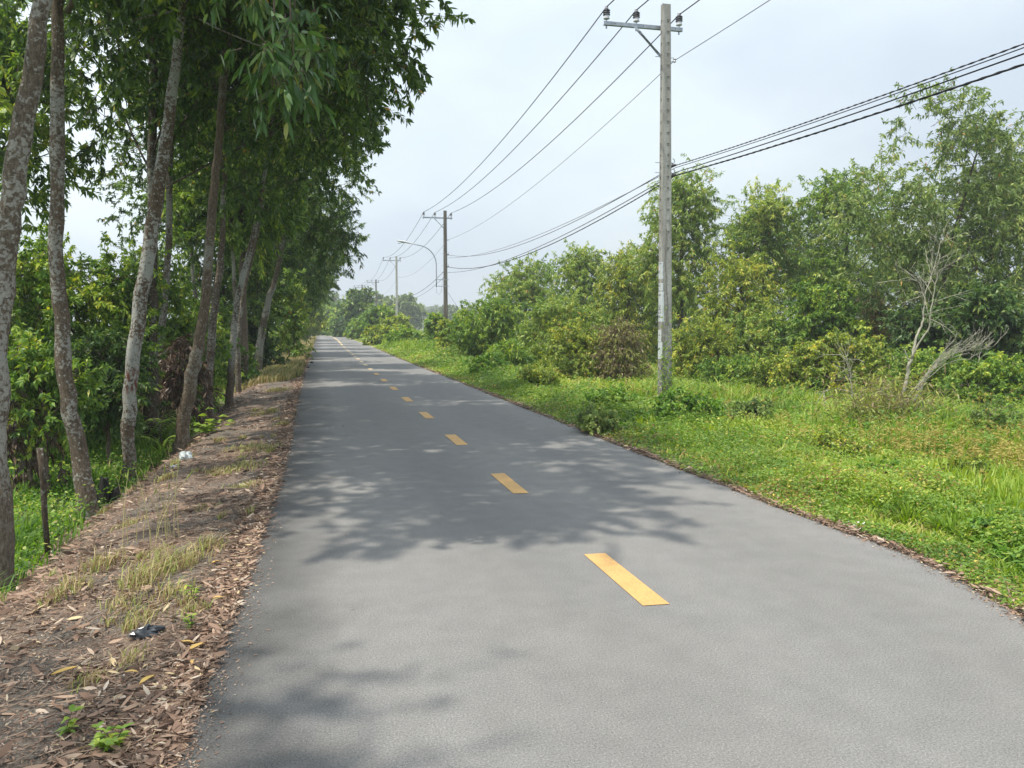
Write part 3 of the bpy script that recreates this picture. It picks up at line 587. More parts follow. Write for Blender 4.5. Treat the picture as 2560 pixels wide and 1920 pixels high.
px_tree('background_tree', 'dim tree behind the trunk of the tall open-crowned tree', 'tree', 2260, 600, 170, 42, M['grey_green'], M['bark_d'], 71, group=GR, ncl=150, ntw=7, nlf=14, L=.25, Wd=.065, cr=1.1, **lf)
px_tree('background_tree', 'dark leafy mass behind the yellow-green small tree and concrete pole', 'tree', 1620, 680, 140, 44, M['acacia'], M['bark_d'], 72, group=GR, ncl=140, ntw=7, nlf=14, L=.24, Wd=.06, cr=1.0, **lf)
px_tree('large_shrub', 'big green shrub below the leftmost feathery crown on the right side', 'shrub', 1230, 745, 110, 38, M['bright'], M['branch'], 73, group=GS, ncl=130, ntw=7, nlf=14, L=.2, Wd=.055, cr=.6, r=.05, **lf)
px_tree('large_shrub', 'mid-green shrub mass between the peaked feathery tree and the brown creeper mound', 'shrub', 1400, 745, 110, 32, M['acacia_light'], M['branch'], 74, group=GS, ncl=130, ntw=7, nlf=14, L=.18, Wd=.045, cr=.55, r=.05, **lf)
px_tree('creeper_mound', 'rounded yellow creeper mound just left of the dry brown heap, beside the road grass', 'shrub', 1435, 808, 98, 25, M['yellowish'], M['branch'], 75, group=GS, ncl=110, ntw=8, nlf=14, L=.11, Wd=.04, cr=.35, r=.03, **lf)
px_tree('creeper_mound', 'dry brown tangled creeper heap left of the concrete pole foot', 'shrub', 1548, 812, 62, 24, M['brownish'], M['branch'], 76, group=GS, ncl=110, ntw=9, nlf=9, L=.12, Wd=.026, cr=.45, r=.03, hang=.8, **lf)
px_tree('large_shrub', 'olive shrub immediately right of the concrete pole foot', 'shrub', 1760, 800, 95, 26, M['yellowish'], M['branch'], 77, group=GS, ncl=120, ntw=7, nlf=14, L=.13, Wd=.038, cr=.42, r=.04, **lf)
px_tree('large_shrub', 'shadowy green shrub under the round-topped tree', 'shrub', 1890, 780, 90, 27, M['acacia_light'], M['branch'], 78, group=GS, ncl=110, ntw=7, nlf=14, L=.15, Wd=.045, cr=.45, r=.04, **lf)
px_tree('creeper_mound', 'creeper-draped hump with bright broad leaves left of the white dead shrub', 'shrub', 2060, 700, 100, 25, M['bright'], M['branch'], 79, group=GS, ncl=130, ntw=7, nlf=14, L=.14, Wd=.06, cr=.42, r=.04, **lf)
px_tree('creeper_mound', 'low yellow-green creeper bank behind the white dead shrub', 'shrub', 2130, 850, 170, 21, M['yellowish'], M['branch'], 80, group=GS, ncl=150, ntw=7, nlf=14, L=.10, Wd=.045, cr=.32, r=.02, **lf)
px_tree('large_shrub', 'dark glossy broad-leaved shrub at the right edge below the tall tree', 'shrub', 2480, 720, 140, 21, M['darkleaf'], M['branch'], 81, group=GS, ncl=130, ntw=7, nlf=14, L=.16, Wd=.06, cr=.42, r=.04, **lf)
px_tree('large_shrub', 'deep green shrub behind the bleached branches, left of the dark glossy one', 'shrub', 2310, 770, 90, 22, M['darkleaf'], M['branch'], 82, group=GS, ncl=100, ntw=7, nlf=14, L=.14, Wd=.05, cr=.4, r=.04, **lf)
px_tree('creeper_mound', 'light green weedy mound at the right edge in front of the dark glossy shrub', 'shrub', 2480, 900, 120, 17, M['bright'], M['branch'], 83, group=GS, ncl=110, ntw=7, nlf=14, L=.09, Wd=.04, cr=.28, r=.02, **lf)
px_tree('large_shrub', 'dusty brown-green shrub between the creeper-draped hump and the dead shrub', 'shrub', 2190, 740, 60, 26, M['brownish'], M['branch'], 84, group=GS, ncl=70, ntw=7, nlf=13, L=.14, Wd=.04, cr=.42, r=.04, **lf)

px_tree('creeper_mound', 'low fern-like green bank right of the concrete pole, under the olive shrub', 'shrub', 1850, 905, 110, 22.5, M['bright'], M['branch'], 85, group=GS, ncl=110, ntw=7, nlf=13, L=.10, Wd=.04, cr=.28, r=.02, **lf)
px_tree('creeper_mound', 'low bright creeper bank between the olive shrub and the white dead shrub', 'shrub', 2000, 880, 120, 21, M['yellowish'], M['branch'], 86, group=GS, ncl=130, ntw=7, nlf=13, L=.09, Wd=.045, cr=.28, r=.02, **lf)
px_tree('creeper_mound', 'low green creeper bank under the bleached sweeping branches', 'shrub', 2330, 885, 130, 18.5, M['bright'], M['branch'], 87, group=GS, ncl=130, ntw=7, nlf=13, L=.085, Wd=.04, cr=.26, r=.02, **lf)
px_tree('weed_clump', 'dark leafy weed clump in front of the nearest pole foot', 'weeds', 1720, 985, 105, 12.6, M['cover_dark'], M['branch'], 201, ncl=110, ntw=6, nlf=10, L=.065, Wd=.032, cr=.18, r=.008, **lf)
px_tree('weed_clump', 'leafy weed clump spilling onto the right road edge, lower right corner', 'weeds', 2510, 1318, 75, 5.6, M['cover_dark'], M['branch'], 202, ncl=40, ntw=6, nlf=10, L=.045, Wd=.028, cr=.09, r=.004, **lf)
px_tree('weed_clump', 'small leafy weed clump at the road edge near the white foam scrap', 'weeds', 1995, 1215, 55, 8.2, M['cover_dark'], M['branch'], 203, ncl=34, ntw=6, nlf=10, L=.05, Wd=.03, cr=.10, r=.004, **lf)
for i, (lab, x, t, hw, Z, mt) in enumerate([
    ('olive weed clump on the verge, midway between the yellow creeper mound and the road edge', 1345, 925, 50, 19.5, 'yellowish'), ('leafy weed clump on the verge left of the nearest pole foot', 1530, 985, 62, 14.5, 'cover_dark'),
    ('reddish-tinged weed clump at the road edge, left of and nearer than the pole foot', 1500, 1035, 60, 11.5, 'olive'), ('tall weed clump in the field right of the nearest pole foot', 1880, 1010, 75, 13.0, 'olive'),
    ('yellow-green weed clump in front of the white dead shrub, towards the road', 2110, 1095, 85, 9.8, 'yellowish'), ('weed clump halfway between the white foam scrap and the dead shrub', 2230, 1175, 70, 8.0, 'cover_dark'),
    ('rough weed clump at the right edge of the frame, level with the dead shrub foot', 2500, 1020, 75, 12.0, 'olive'), ('yellow-tipped weed clump at the right edge, nearer than the dead shrub', 2440, 1150, 80, 8.2, 'yellowish'),
    ('low green weed clump on the distant verge before the second pole', 1215, 895, 50, 25, 'cover_dark')]):
    px_tree('weed_clump', lab, 'weeds', x, t, hw, Z, M[mt], M['branch'], 210 + i, ncl=46, ntw=6, nlf=9, L=.035 + .0025 * Z, Wd=.016 + .0011 * Z, cr=.05 + .009 * Z, r=.005, up=.5, **lf)
px_tree('weed_clump', 'tall reed-like weeds left of the yellow creeper mound', 'weeds', 1285, 868, 60, 30, M['bright'], M['branch'], 204, ncl=40, ntw=6, nlf=12, L=.3, Wd=.035, cr=.3, r=.01, up=.9, **lf)

# distance
GF = 'distant trees beyond the poles'
fd = dict(hi=False, tw=False, ntw=6)
px_tree('distant_tree', 'dark upright tree between the fourth and fifth poles', 'tree', 898, 728, 33, 108, M['acacia'], M['bark_d'], 91, group=GF, ncl=90, nlf=14, L=.55, Wd=.22, cr=1.0, **fd)
px_tree('distant_tree', 'bright green tree closing the road at its bend', 'tree', 826, 768, 36, 140, M['bright'], M['bark_d'], 92, group=GF, ncl=90, nlf=14, L=.7, Wd=.3, cr=1.4, **fd)
px_tree('distant_tree', 'hazy blue-green tree rising behind the bright one at the bend', 'tree', 832, 747, 32, 215, M['grey_green'], M['bark_d'], 93, group=GF, ncl=80, nlf=14, L=1.1, Wd=.5, cr=2.0, **fd)
px_tree('distant_tree', 'hazy smaller tree between the bend and the dark upright tree', 'tree', 862, 765, 24, 225, M['grey_green'], M['bark_d'], 94, group=GF, ncl=60, nlf=14, L=1.1, Wd=.5, cr=2.0, **fd)
px_tree('distant_tree', 'large round grey-green tree behind the pale third pole', 'tree', 1005, 748, 44, 180, M['grey_green'], M['bark_d'], 95, group=GF, ncl=120, nlf=16, L=.9, Wd=.4, cr=1.8, **fd)
px_tree('distant_tree', 'grey-green tree left of the large round one, seen between two poles', 'tree', 962, 752, 26, 190, M['grey_green'], M['bark_d'], 96, group=GF, ncl=70, nlf=14, L=.9, Wd=.4, cr=1.8, **fd)
px_tree('distant_tree', 'bluish tree low on the skyline right of the large round tree', 'tree', 1072, 784, 28, 420, M['grey_green'], M['bark_d'], 97, group=GF, ncl=70, nlf=14, L=2.2, Wd=1.0, cr=3.6, **fd)
px_tree('distant_tree', 'palest bluish treetop, the small pointed one on the skyline', 'tree', 1054, 774, 7, 520, M['grey_green'], M['bark_d'], 98, bottom=790, group=GF, ncl=30, nlf=12, L=2.2, Wd=1.0, cr=2.5, **fd)
px_tree('distant_tree', 'bluish tree on the skyline just left of the second pole', 'tree', 1094, 776, 18, 430, M['grey_green'], M['bark_d'], 99, group=GF, ncl=60, nlf=14, L=2.2, Wd=1.0, cr=3.4, **fd)
px_tree('distant_tree', 'grey-green trees edge directly behind the foot of the second pole', 'tree', 1125, 776, 26, 260, M['grey_green'], M['bark_d'], 100, group=GF, ncl=80, nlf=14, L=1.3, Wd=.6, cr=2.4, **fd)
px_tree('distant_tree', 'dull green low tree right of the second pole, below the lattice tower', 'tree', 1175, 782, 40, 230, M['grey_green'], M['bark_d'], 101, group=GF, ncl=90, nlf=14, L=1.2, Wd=.55, cr=2.2, **fd)
GV = 'shrubs along the right verge in the distance'
for i, (lab, x, t, hw, Z, mt) in enumerate([
    ('vine-covered shrub around the foot of the second pole', 1135, 800, 40, 44, 'yellowish'), ('leafy shrub just left of the second pole foot', 1095, 788, 22, 56, 'bright'),
    ('tall bright shrub left of the pale third pole', 950, 765, 36, 84, 'bright'), ('shrub wrapped round the foot of the pale third pole', 990, 797, 30, 76, 'yellowish'),
    ('green bush below the dark upright tree, beside the gravel verge', 905, 808, 28, 95, 'bright'), ('dark bush right where the road bends out of sight', 868, 800, 24, 118, 'darkleaf'),
    ('yellow-green low bush in front of the pale third pole', 965, 825, 45, 66, 'yellowish'), ('grassy bush closer than the pale third pole, next to road edge', 1010, 828, 40, 58, 'bright'),
    ('bush at the bend, left of the dark one', 846, 808, 16, 132, 'bright')]):
    px_tree('verge_shrub', lab, 'shrub', x, t, hw, Z, M[mt], M['branch'], 120 + i, group=GV, ncl=80, nlf=14, L=.0045 * Z + .05, Wd=.0017 * Z + .02, cr=.0075 * Z + .1, r=.04, **fd)

# ------------------------------------------------------------------ ground plants (stuff)
def blades(name, P, h, w, lean, tint, mat, rng, label=None, curve=.5):
    n = len(P); a = rng.uniform(0, 2 * pi, n); S = np.stack([np.cos(a), np.sin(a), np.zeros(n)], 1)
    b = rng.uniform(0, 2 * pi, n); Ld = np.stack([np.cos(b), np.sin(b), np.zeros(n)], 1) * rng.uniform(.2, 1, n)[:, None] + np.array([.25, .1, 0])
    up = np.array([0, 0, 1.]); h = h[:, None]; w = w[:, None]; lean = np.broadcast_to(lean, n)[:, None]
    p1 = P + up * h * .5 + Ld * h * lean * .25; p2 = P + up * h * (1 - .35 * lean) + Ld * h * lean
    V = np.stack([P - S * w, P + S * w, p1 - S * w * .8, p1 + S * w * .8, p2], 1).reshape(-1, 3)
    o = np.arange(n)[:, None] * 5; lp = (o + np.array([[0, 1, 3, 2, 2, 3, 4]])).ravel(); st = (np.arange(n)[:, None] * 7 + np.array([[0, 4]])).ravel()
    return V, lp, st, np.repeat(tint, 5)
def scatter(rng, n, y0, y1, xfun, p=1.25):
    u = rng.uniform(0, 1, n); q = 1 - p
    y = (y0 ** q + u * (y1 ** q - y0 ** q)) ** (1 / q)
    lo, hi = xfun(y); x = lo + (hi - lo) * rng.uniform(0, 1, n); return x, y
def inview(x, y, m=.22):
    zc = x * sin(YAW) + y * cos(YAW); xc = x * cos(YAW) - y * sin(YAW)
    return (zc > .3) & (abs(xc) < (.6665 + m) * zc + 2.2)
R0 = np.random.RandomState(77)
def stuff(name, parts, mat, label, cat):
    V = []; lp = []; st = []; tt = []; ov = ol = 0
    for a, b, c, d in parts:
        V.append(a); lp.append(b + ov); st.append(c + ol); tt.append(d); ov += len(a); ol += len(b)
    me = mesh_np(name, np.concatenate(V), np.concatenate(lp), np.concatenate(st), np.concatenate(tt))
    return link(name, me, mat, label=label, cat=cat, kind='stuff')
# right field grass
x, y = scatter(R0, 230000, 1.6, 75, lambda y: (xr(y) + .35, np.minimum(.98 * y + 6, 45)), 1.45)
d = x - xr(y); pat = nz2(x, y, 1.3, 21); k = inview(x, y) & (R0.uniform(0, 1, len(x)) < np.clip(.45 + .45 * d, 0, 1)); x, y, d, pat = x[k], y[k], d[k], pat[k]
dist = np.hypot(x, y); hh = (.08 + .17 * sstep(.3, 3, d) + .22 * np.clip(pat + .6 * nz2(x, y, .4, 27), -1, 1.4) * sstep(.5, 3, d)) * R0.uniform(.5, 1.5, len(x)); hh = np.clip(hh, .05, .95)
P = np.stack([x, y, H(x, y) - .01], 1)
tint = np.clip(.48 + .30 * nz2(x, y, 1.6, 22) + .22 * nz2(x, y, .45, 25) + R0.normal(0, .2, len(x)), 0, 1)
tx_, ty_ = scatter(R0, 12500, 1.8, 70, lambda y: (xr(y) + .7, np.minimum(.98 * y + 6, 45)), 1.5); k = inview(tx_, ty_) & (nz2(tx_, ty_, 1.1, 28) > -.25); tx_, ty_ = tx_[k], ty_[k]; nt_ = len(tx_); per_ = 34
sz = R0.uniform(.16, .46, nt_) * (.55 + .45 * sstep(.6, 3, tx_ - xr(ty_))); T = np.repeat(np.arange(nt_), per_); m_ = len(T); an_ = R0.uniform(0, 2 * pi, m_); rr_ = R0.uniform(0, 1, m_)
TP = np.stack([tx_[T] + np.cos(an_) * rr_ * .07, ty_[T] + np.sin(an_) * rr_ * .07, 0 * an_], 1); TP[:, 2] = H(TP[:, 0], TP[:, 1]) - .01
th_ = sz[T] * R0.uniform(.6, 1.25, m_); tD = nrm(np.stack([np.cos(an_) * rr_, np.sin(an_) * rr_, 0 * an_ + .9], 1)); td_ = np.hypot(tx_, ty_)[T]
tus = leaf_mesh('t', TP, tD, np.stack([-np.cos(an_), -np.sin(an_), .6 + 0 * an_], 1), th_ * 1.15, .007 + .0014 * td_, np.clip(.5 + .25 * nz2(tx_, ty_, .9, 29)[T] + R0.normal(0, .1, nt_)[T] + R0.normal(0, .14, m_), 0, 1), droop=.32, hi=True)
g1 = blades('g', P, hh, .0030 + .0009 * dist, .75, tint, None, R0)
stuff('field_grass', [g1, tus], M['grass'], 'tall yellow-green grass covering the field right of the road', 'grass')
# far field
x, y = scatter(R0, 60000, 45, 170, lambda y: (xr(y) + 1.0, .22 * y + 40), 1.3); k = inview(x, y); x, y = x[k], y[k]
tint = np.clip(.55 + .15 * nz2(x, y, 6, 23) + R0.normal(0, .12, len(x)), 0, 1)
g2 = blades('g', np.stack([x, y, H(x, y)], 1), R0.uniform(.4, 1.1, len(x)), .0009 * y, .4, tint, None, R0)
stuff('tall_grass', [g2], M['grass'], 'pale green tall grass in the far field between pole feet and hazy trees', 'grass')
# sedge heads
x, y = scatter(R0, 4200, 5, 26, lambda y: (xr(y) + 2.2, np.minimum(.98 * y + 4, 30)), 1.6); k = inview(x, y) & (nz2(x, y, 1.0, 24) + R0.normal(0, .5, len(x)) > .25); x, y = x[k], y[k]; n = len(x)
h0 = .26 + .2 * R0.uniform(0, 1, n); T = np.repeat(np.arange(n), 9); m_ = len(T)
P = np.stack([x, y, H(x, y) + h0], 1)[T] + R0.normal(0, .012, (m_, 3)); D = nrm(R0.normal(size=(m_, 3)) * np.array([1, 1, .35]) + np.array([0, 0, .25]))
sV = leaf_mesh('s', P, D, nrm(R0.normal(size=(m_, 3)) + np.array([0, 0, 1])), R0.uniform(.03, .075, m_), .007 + .0007 * np.hypot(x, y)[T], R0.uniform(0, 1, m_), hi=False)
st_ = blades('s', np.stack([x, y, H(x, y)], 1), h0 + .03, .0018 + .0003 * np.hypot(x, y), .05, R0.uniform(.2, .6, n), None, R0)
stuff('sedge', [sV, st_], M['sedge'], 'ochre seed heads of sedge standing above the right-hand grass', 'sedge')
# low leafy cover along the right edge
def cover(rng, n, y0, y1, xf, p, hfun, L0, mul=.0016, tsh=0):
    x, y = scatter(rng, n, y0, y1, xf, p); k = inview(x, y); x, y = x[k], y[k]; n = len(x); dist = np.hypot(x, y)
    hh = hfun(x, y) * rng.uniform(.1, 1, n) ** .7
    P = np.stack([x, y, H(x, y) + hh], 1); D = nrm(rng.normal(size=(n, 3)) * np.array([1, 1, .35]) + np.array([0, 0, .1])); N = nrm(rng.normal(size=(n, 3)) * .8 + np.array([0, 0, 1]))
    t = np.clip(.45 + tsh + .22 * nz2(x, y, .7, 31) + .13 * nz2(x, y, .2, 37) + rng.normal(0, .16, n), 0, .9); o = rng.uniform(0, 1, n); br_ = o < .03 + (.22 * sstep(.2, .8, nz2(x, y, .55, 38))) + .10 * (x < xr(y) + .5); t[br_] = rng.uniform(.9, .965, br_.sum()); t[o > .991] = 1.0
    L = (L0 + mul * dist) * rng.uniform(.5, 1.3, n)
    return leaf_mesh('c', P, D, N, L, L * rng.uniform(.35, .75, n), t, droop=.2, hi=False)
hf = lambda x, y: (.05 + .20 * sstep(.05, 1.6, x - xr(y)) + .13 * nz2(x, y, .25, 33) * sstep(0, .6, x - xr(y)) + .12 * nz2(x, y, .8, 35) * sstep(0, 1, x - xr(y))).clip(.02, .6)
c1 = cover(R0, 235000, 1.7, 60, lambda y: (xr(y) + .05 + .05 * np.sin(y * 3), xr(y) + 2.4 + .7 * np.sin(y * .9)), 1.35, hf, .022)
hf2 = lambda x, y: (.15 + .14 * nz2(x, y, .5, 34) + .20 * sstep(.25, .8, nz2(x, y, 1.1, 39)) * sstep(1.2, 3, x - xr(y))).clip(.03, .8)
c2 = cover(R0, 210000, 2.2, 45, lambda y: (xr(y) + 1.2, np.minimum(.98 * y + 4, 24)), 1.4, hf2, .024, tsh=.08)
hf3 = lambda x, y: ((.25 + .55 * sstep(20, 50, y)) * (.8 + .9 * nz2(x, y, 1.4, 36)) * sstep(.2, 2.2, x - xr(y))).clip(.03, 1.5)
c3 = cover(R0, 130000, 17, 120, lambda y: (xr(y) + .15, xr(y) + 7 + .06 * y), 1.2, hf3, .03, mul=.0026, tsh=.05)
stuff('ground_cover', [c1, c2, c3], M['cover'], 'low leafy weeds creeping between the right road edge and the grass', 'weeds')
x, y = scatter(R0, 2600, 3, 40, lambda y: (xr(y) + .5, np.minimum(.98 * y + 4, 26)), 1.5); k = inview(x, y) & (nz2(x, y, 1.5, 71) > .1); x, y = x[k], y[k]; n = len(x)
hs_ = R0.uniform(.25, .7, n) * sstep(.2, 3.5, x - xr(y)) + .12
st1 = blades('s', np.stack([x, y, H(x, y)], 1), hs_, .003 + .0005 * np.hypot(x, y), .35, R0.uniform(.1, .8, n), None, R0)
T = np.repeat(np.arange(n), 12); m_ = len(T); fz = R0.uniform(.25, 1, m_)
P = np.stack([x, y, H(x, y)], 1)[T]; P[:, 2] += hs_[T] * fz * .85; P[:, :2] += R0.normal(0, .02, (m_, 2))
lv1 = leaf_mesh('s', P, nrm(R0.normal(size=(m_, 3)) * np.array([1, 1, .3]) + np.array([0, 0, .35])), nrm(R0.normal(size=(m_, 3)) * .5 + np.array([0, 0, 1])), R0.uniform(.04, .11, m_) + .001 * y[T], R0.uniform(.012, .03, m_) + .0006 * y[T], np.clip(R0.normal(.5, .22, m_), 0, .95), hi=False)
stuff('tall_weeds', [st1, lv1], M['cover_dark'], 'taller leafy weed stalks standing out of the grass on the right', 'weeds')
# left side: lush grass in the hollow below the trees
x, y = scatter(R0, 150000, 2.0, 48, lambda y: (-2.4 - .55 * y - 1, xl(y) - 1.75 + 0 * y), 1.35); k = inview(x, y) & (R0.uniform(0, 1, len(x)) < sstep(1.7, 2.5, xl(y) - x) + .05); x, y = x[k], y[k]; dist = np.hypot(x, y)
tint = np.clip(.45 + .2 * nz2(x, y, 1.2, 41) + .2 * nz2(x, y, .3, 43) + R0.normal(0, .2, len(x)), 0, 1)
hh = (.24 + .13 * nz2(x, y, .9, 42) + .12 * nz2(x, y, .3, 44)).clip(.05, .6) * R0.uniform(.4, 1.6, len(x))
l1 = blades('l', np.stack([x, y, H(x, y) - .01], 1), hh, .0028 + .0006 * dist, .95, tint, None, R0)
hl = lambda x, y: (.16 + .22 * nz2(x, y, .5, 45)).clip(.02, .6)
l2 = cover(R0, 75000, 2.2, 45, lambda y: (-2.4 - .5 * y - 1, xl(y) - 1.9), 1.35, hl, .03)
stuff('lush_grass', [l1, l2], M['lush'], 'bright green grass in the hollow at the feet of the left trees', 'grass')
# dry tufts and thin grass on the left shoulder
def tufts(rng, spots, per, h, r, w=.0013, lean=.9):
    out = []
    for q_ in spots:
        if q_[0] == 'w': c = np.array([q_[1], q_[2], 0]); n_, hs = q_[3], q_[4]
        else: px, py, n_, hs = q_; c = on_z(px, py, -.08)
        c = c; n = int(per * n_); q = rng.normal(size=(n, 2)) * r * n_; x = c[0] + q[:, 0]; y = c[1] + q[:, 1] * 1.2
        k = x < xl(y) - .02; x, y = x[k], y[k]; out.append(blades('t', np.stack([x, y, H(x, y) - .005], 1), h * hs * rng.uniform(.4, 1.3, len(x)), w + .0004 * np.hypot(x, y), lean, rng.uniform(0, 1, len(x)), None, rng))
    return out
sp = [(640, 1130, 2.2, .55), (600, 1175, 1.8, .55), (620, 1225, 1.0, .45), (560, 1180, 1.3, .5), (400, 1440, 1.0, 1.4), (340, 1480, .7, 1.3), (470, 1420, .7, 1.2), (430, 1500, .8, .8), (310, 1520, .7, .7), (350, 1560, .6, .9), (520, 1390, .6, 1.1), (690, 980, 1.6, .7), (710, 930, 1.7, .8), (730, 890, 2.2, 1.0), (745, 868, 3.0, 1.2), (480, 1555, .5, .8), (655, 1040, 1.0, .5), (250, 1420, .8, 1.1), (180, 1480, .7, .9)]
for _ in range(60):
    sp.append((R0.uniform(60, 700), 0, 0, 0)); yy_ = 1.9 + R0.uniform(0, 1) ** 1.5 * 14; xx_ = xl(yy_) - R0.uniform(.1, 1.9)
    zc_ = xx_ * sin(YAW) + yy_ * cos(YAW); sp[-1] = ('w', xx_, yy_, R0.uniform(.15, .7), R0.uniform(.3, .9))
stuff('dry_tufts', tufts(R0, sp, 170, .14, .085), M['drygrass'], 'straw-coloured grass tufts on the leaf-strewn left shoulder', 'dry grass')
x, y = scatter(R0, 26000, 24, 120, lambda y: (xl(y) - 2.3, xl(y) - .25 + .2 * np.sin(y)), 1.2)
M['verge'] = foliage('verge_blade', [(0, (.06, .09, .02)), (.4, (.14, .18, .045)), (.7, (.27, .25, .09)), (1, (.42, .34, .17))], trans=.25)
stuff('verge_grass', [blades('v', np.stack([x, y, H(x, y)], 1), R0.uniform(.08, .38, len(x)), .0008 * y + .002, .6, np.clip(.75 + .25 * nz2(x, y, 3, 61) + R0.normal(0, .2, len(x)), 0, 1), None, R0)], M['verge'], 'mixed green and straw grass on the far left verge', 'grass')
# leaf litter
def litter(rng, x, y, L, aspect=.28, lift=.012, flat=.25):
    n = len(x); hz_ = np.where((x > xl(y) - .05) & (x < xr(y) + .05), .002, H(x, y)); P = np.stack([x, y, hz_ + rng.uniform(.002, lift, n)], 1)
    a = rng.uniform(0, 2 * pi, n); D = nrm(np.stack([np.cos(a), np.sin(a), rng.normal(0, .12, n)], 1)); N = nrm(rng.normal(size=(n, 3)) * flat + np.array([0, 0, 1.]))
    t = np.clip(rng.normal(.48, .24, n), 0, .97)
    return leaf_mesh('q', P, D, N, L, L * aspect * rng.uniform(.55, 1.3, n), t, droop=rng.uniform(-.22, .05, n)[:, None], hi=True)
parts = []
def lit_mask(x, y):
    dl = xl(y) - x; n = nz2(x, y, .45, 51) + .5 * nz2(x, y, .16, 53)
    m = np.clip(.35 + .9 * n, .04, 1); m = np.maximum(m, sstep(.42, .15, dl)); m = np.maximum(m, .8 * sstep(1.15, 1.4, dl) * sstep(2.3, 1.9, dl))
    return np.where((dl > .5) & (y < 3.9), m * .10, np.where((dl > .75) & (y < 5.0), m * .4, m))
x, y = scatter(R0, 42000, 1.6, 40, lambda y: (xl(y) - 2.3, xl(y) + .01), 1.45)
k = inview(x, y) & (R0.uniform(0, 1, len(x)) < lit_mask(x, y)); x, y = x[k], y[k]
parts.append(litter(R0, x, y, (.018 + .085 * R0.uniform(0, 1, len(x)) ** 1.8) * (1 + .02 * y), .25, .016, .6))
x, y = scatter(R0, 150000, 1.6, 25, lambda y: (xl(y) - 2.0, xl(y) + .015), 1.7)                # crumbs and bits
k = inview(x, y) & (R0.uniform(0, 1, len(x)) < .25 + lit_mask(x, y)); x, y = x[k], y[k]; parts.append(litter(R0, x, y, R0.uniform(.006, .04, len(x)), .2, .008, .6))
x, y = scatter(R0, 15000, 1.6, 45, lambda y: (xl(y) - .20, xl(y) + .012), 1.3)
parts.append(litter(R0, x, y, R0.uniform(.012, .06, len(x)) * (1 + .02 * y), .26, .018, .6))
x, y = scatter(R0, 16000, 2.6, 60, lambda y: (xr(y) - .01 + 0 * y, xr(y) + .14 + .09 * np.sin(y * 2.1)), 1.2); k = R0.uniform(0, 1, len(x)) < .3 + .7 * (nz2(x, y, .8, 52) > 0); x, y = x[k], y[k]
parts.append(litter(R0, x, y, R0.uniform(.02, .09, len(x)) * (1 + .012 * y), .24, .03, .6))
x, y = scatter(R0, 22, 3.5, 40, lambda y: (xl(y) + .1, xr(y) - .1), 1.2); q_ = litter(R0, x, y, R0.uniform(.015, .04, len(x)), .25, .01, .3); parts.append(q_)
x, y = scatter(R0, 16000, 1.6, 25, lambda y: (xl(y) - .05, xl(y) + .20 * R0.uniform(0, 1, len(y)) ** 2.5), 1.6); parts.append(litter(R0, x, y, R0.uniform(.004, .022, len(x)), .35, .005, .5))
x, y = scatter(R0, 9000, 2.6, 30, lambda y: (xr(y) - .16 * R0.uniform(0, 1, len(y)) ** 2.5, xr(y) + .05), 1.6); parts.append(litter(R0, x, y, R0.uniform(.004, .025, len(x)), .35, .005, .5))
stuff('leaf_litter', parts, M['litter'], 'reddish brown fallen leaves strewn along both edges of the road', 'leaf litter')
# twigs and bark bits
mb = MB(); rr = random.Random(3)
for i in range(900):
    y = 1.7 + rr.random() ** 1.8 * 9; x = float(xl(y)) - rr.random() ** 1.3 * 1.5 - .02; a = rr.uniform(0, pi * 2); l = rr.uniform(.05, .28); q = []
    for t in np.linspace(0, 1, 4):
        X = x + cos(a) * l * t + rr.gauss(0, .008); Y = y + sin(a) * l * t + rr.gauss(0, .008); q.append((X, Y, float(H(X, Y)) + .012))
    mb.tube(q, rr.uniform(.0009, .003), 4)
mb.build('twigs', simple('dry_twig', (.30, .22, .16), .9, var=.35, scale=9), label='small dry twigs scattered among the fallen leaves', cat='twigs', kind='stuff')
mb = MB()
for i in range(900):
    y = 1.6 + rr.random() ** 1.6 * 7; x = float(xl(y)) - rr.random() * 1.7 - .02; s = rr.uniform(.003, .012)
    V = [(x + s * rr.uniform(-1, 1), y + s * rr.uniform(-1, 1), float(H(x, y)) + s * rr.uniform(-.2, .9)) for _ in range(4)]
    mb.add(V, [(0, 1, 2), (0, 3, 1), (1, 3, 2), (0, 2, 3)])
mb.build('pebbles', simple('pebble', (.36, .33, .30), .9, var=.4, scale=3), label='tiny stones in the bare soil of the left shoulder', cat='pebbles', kind='stuff')

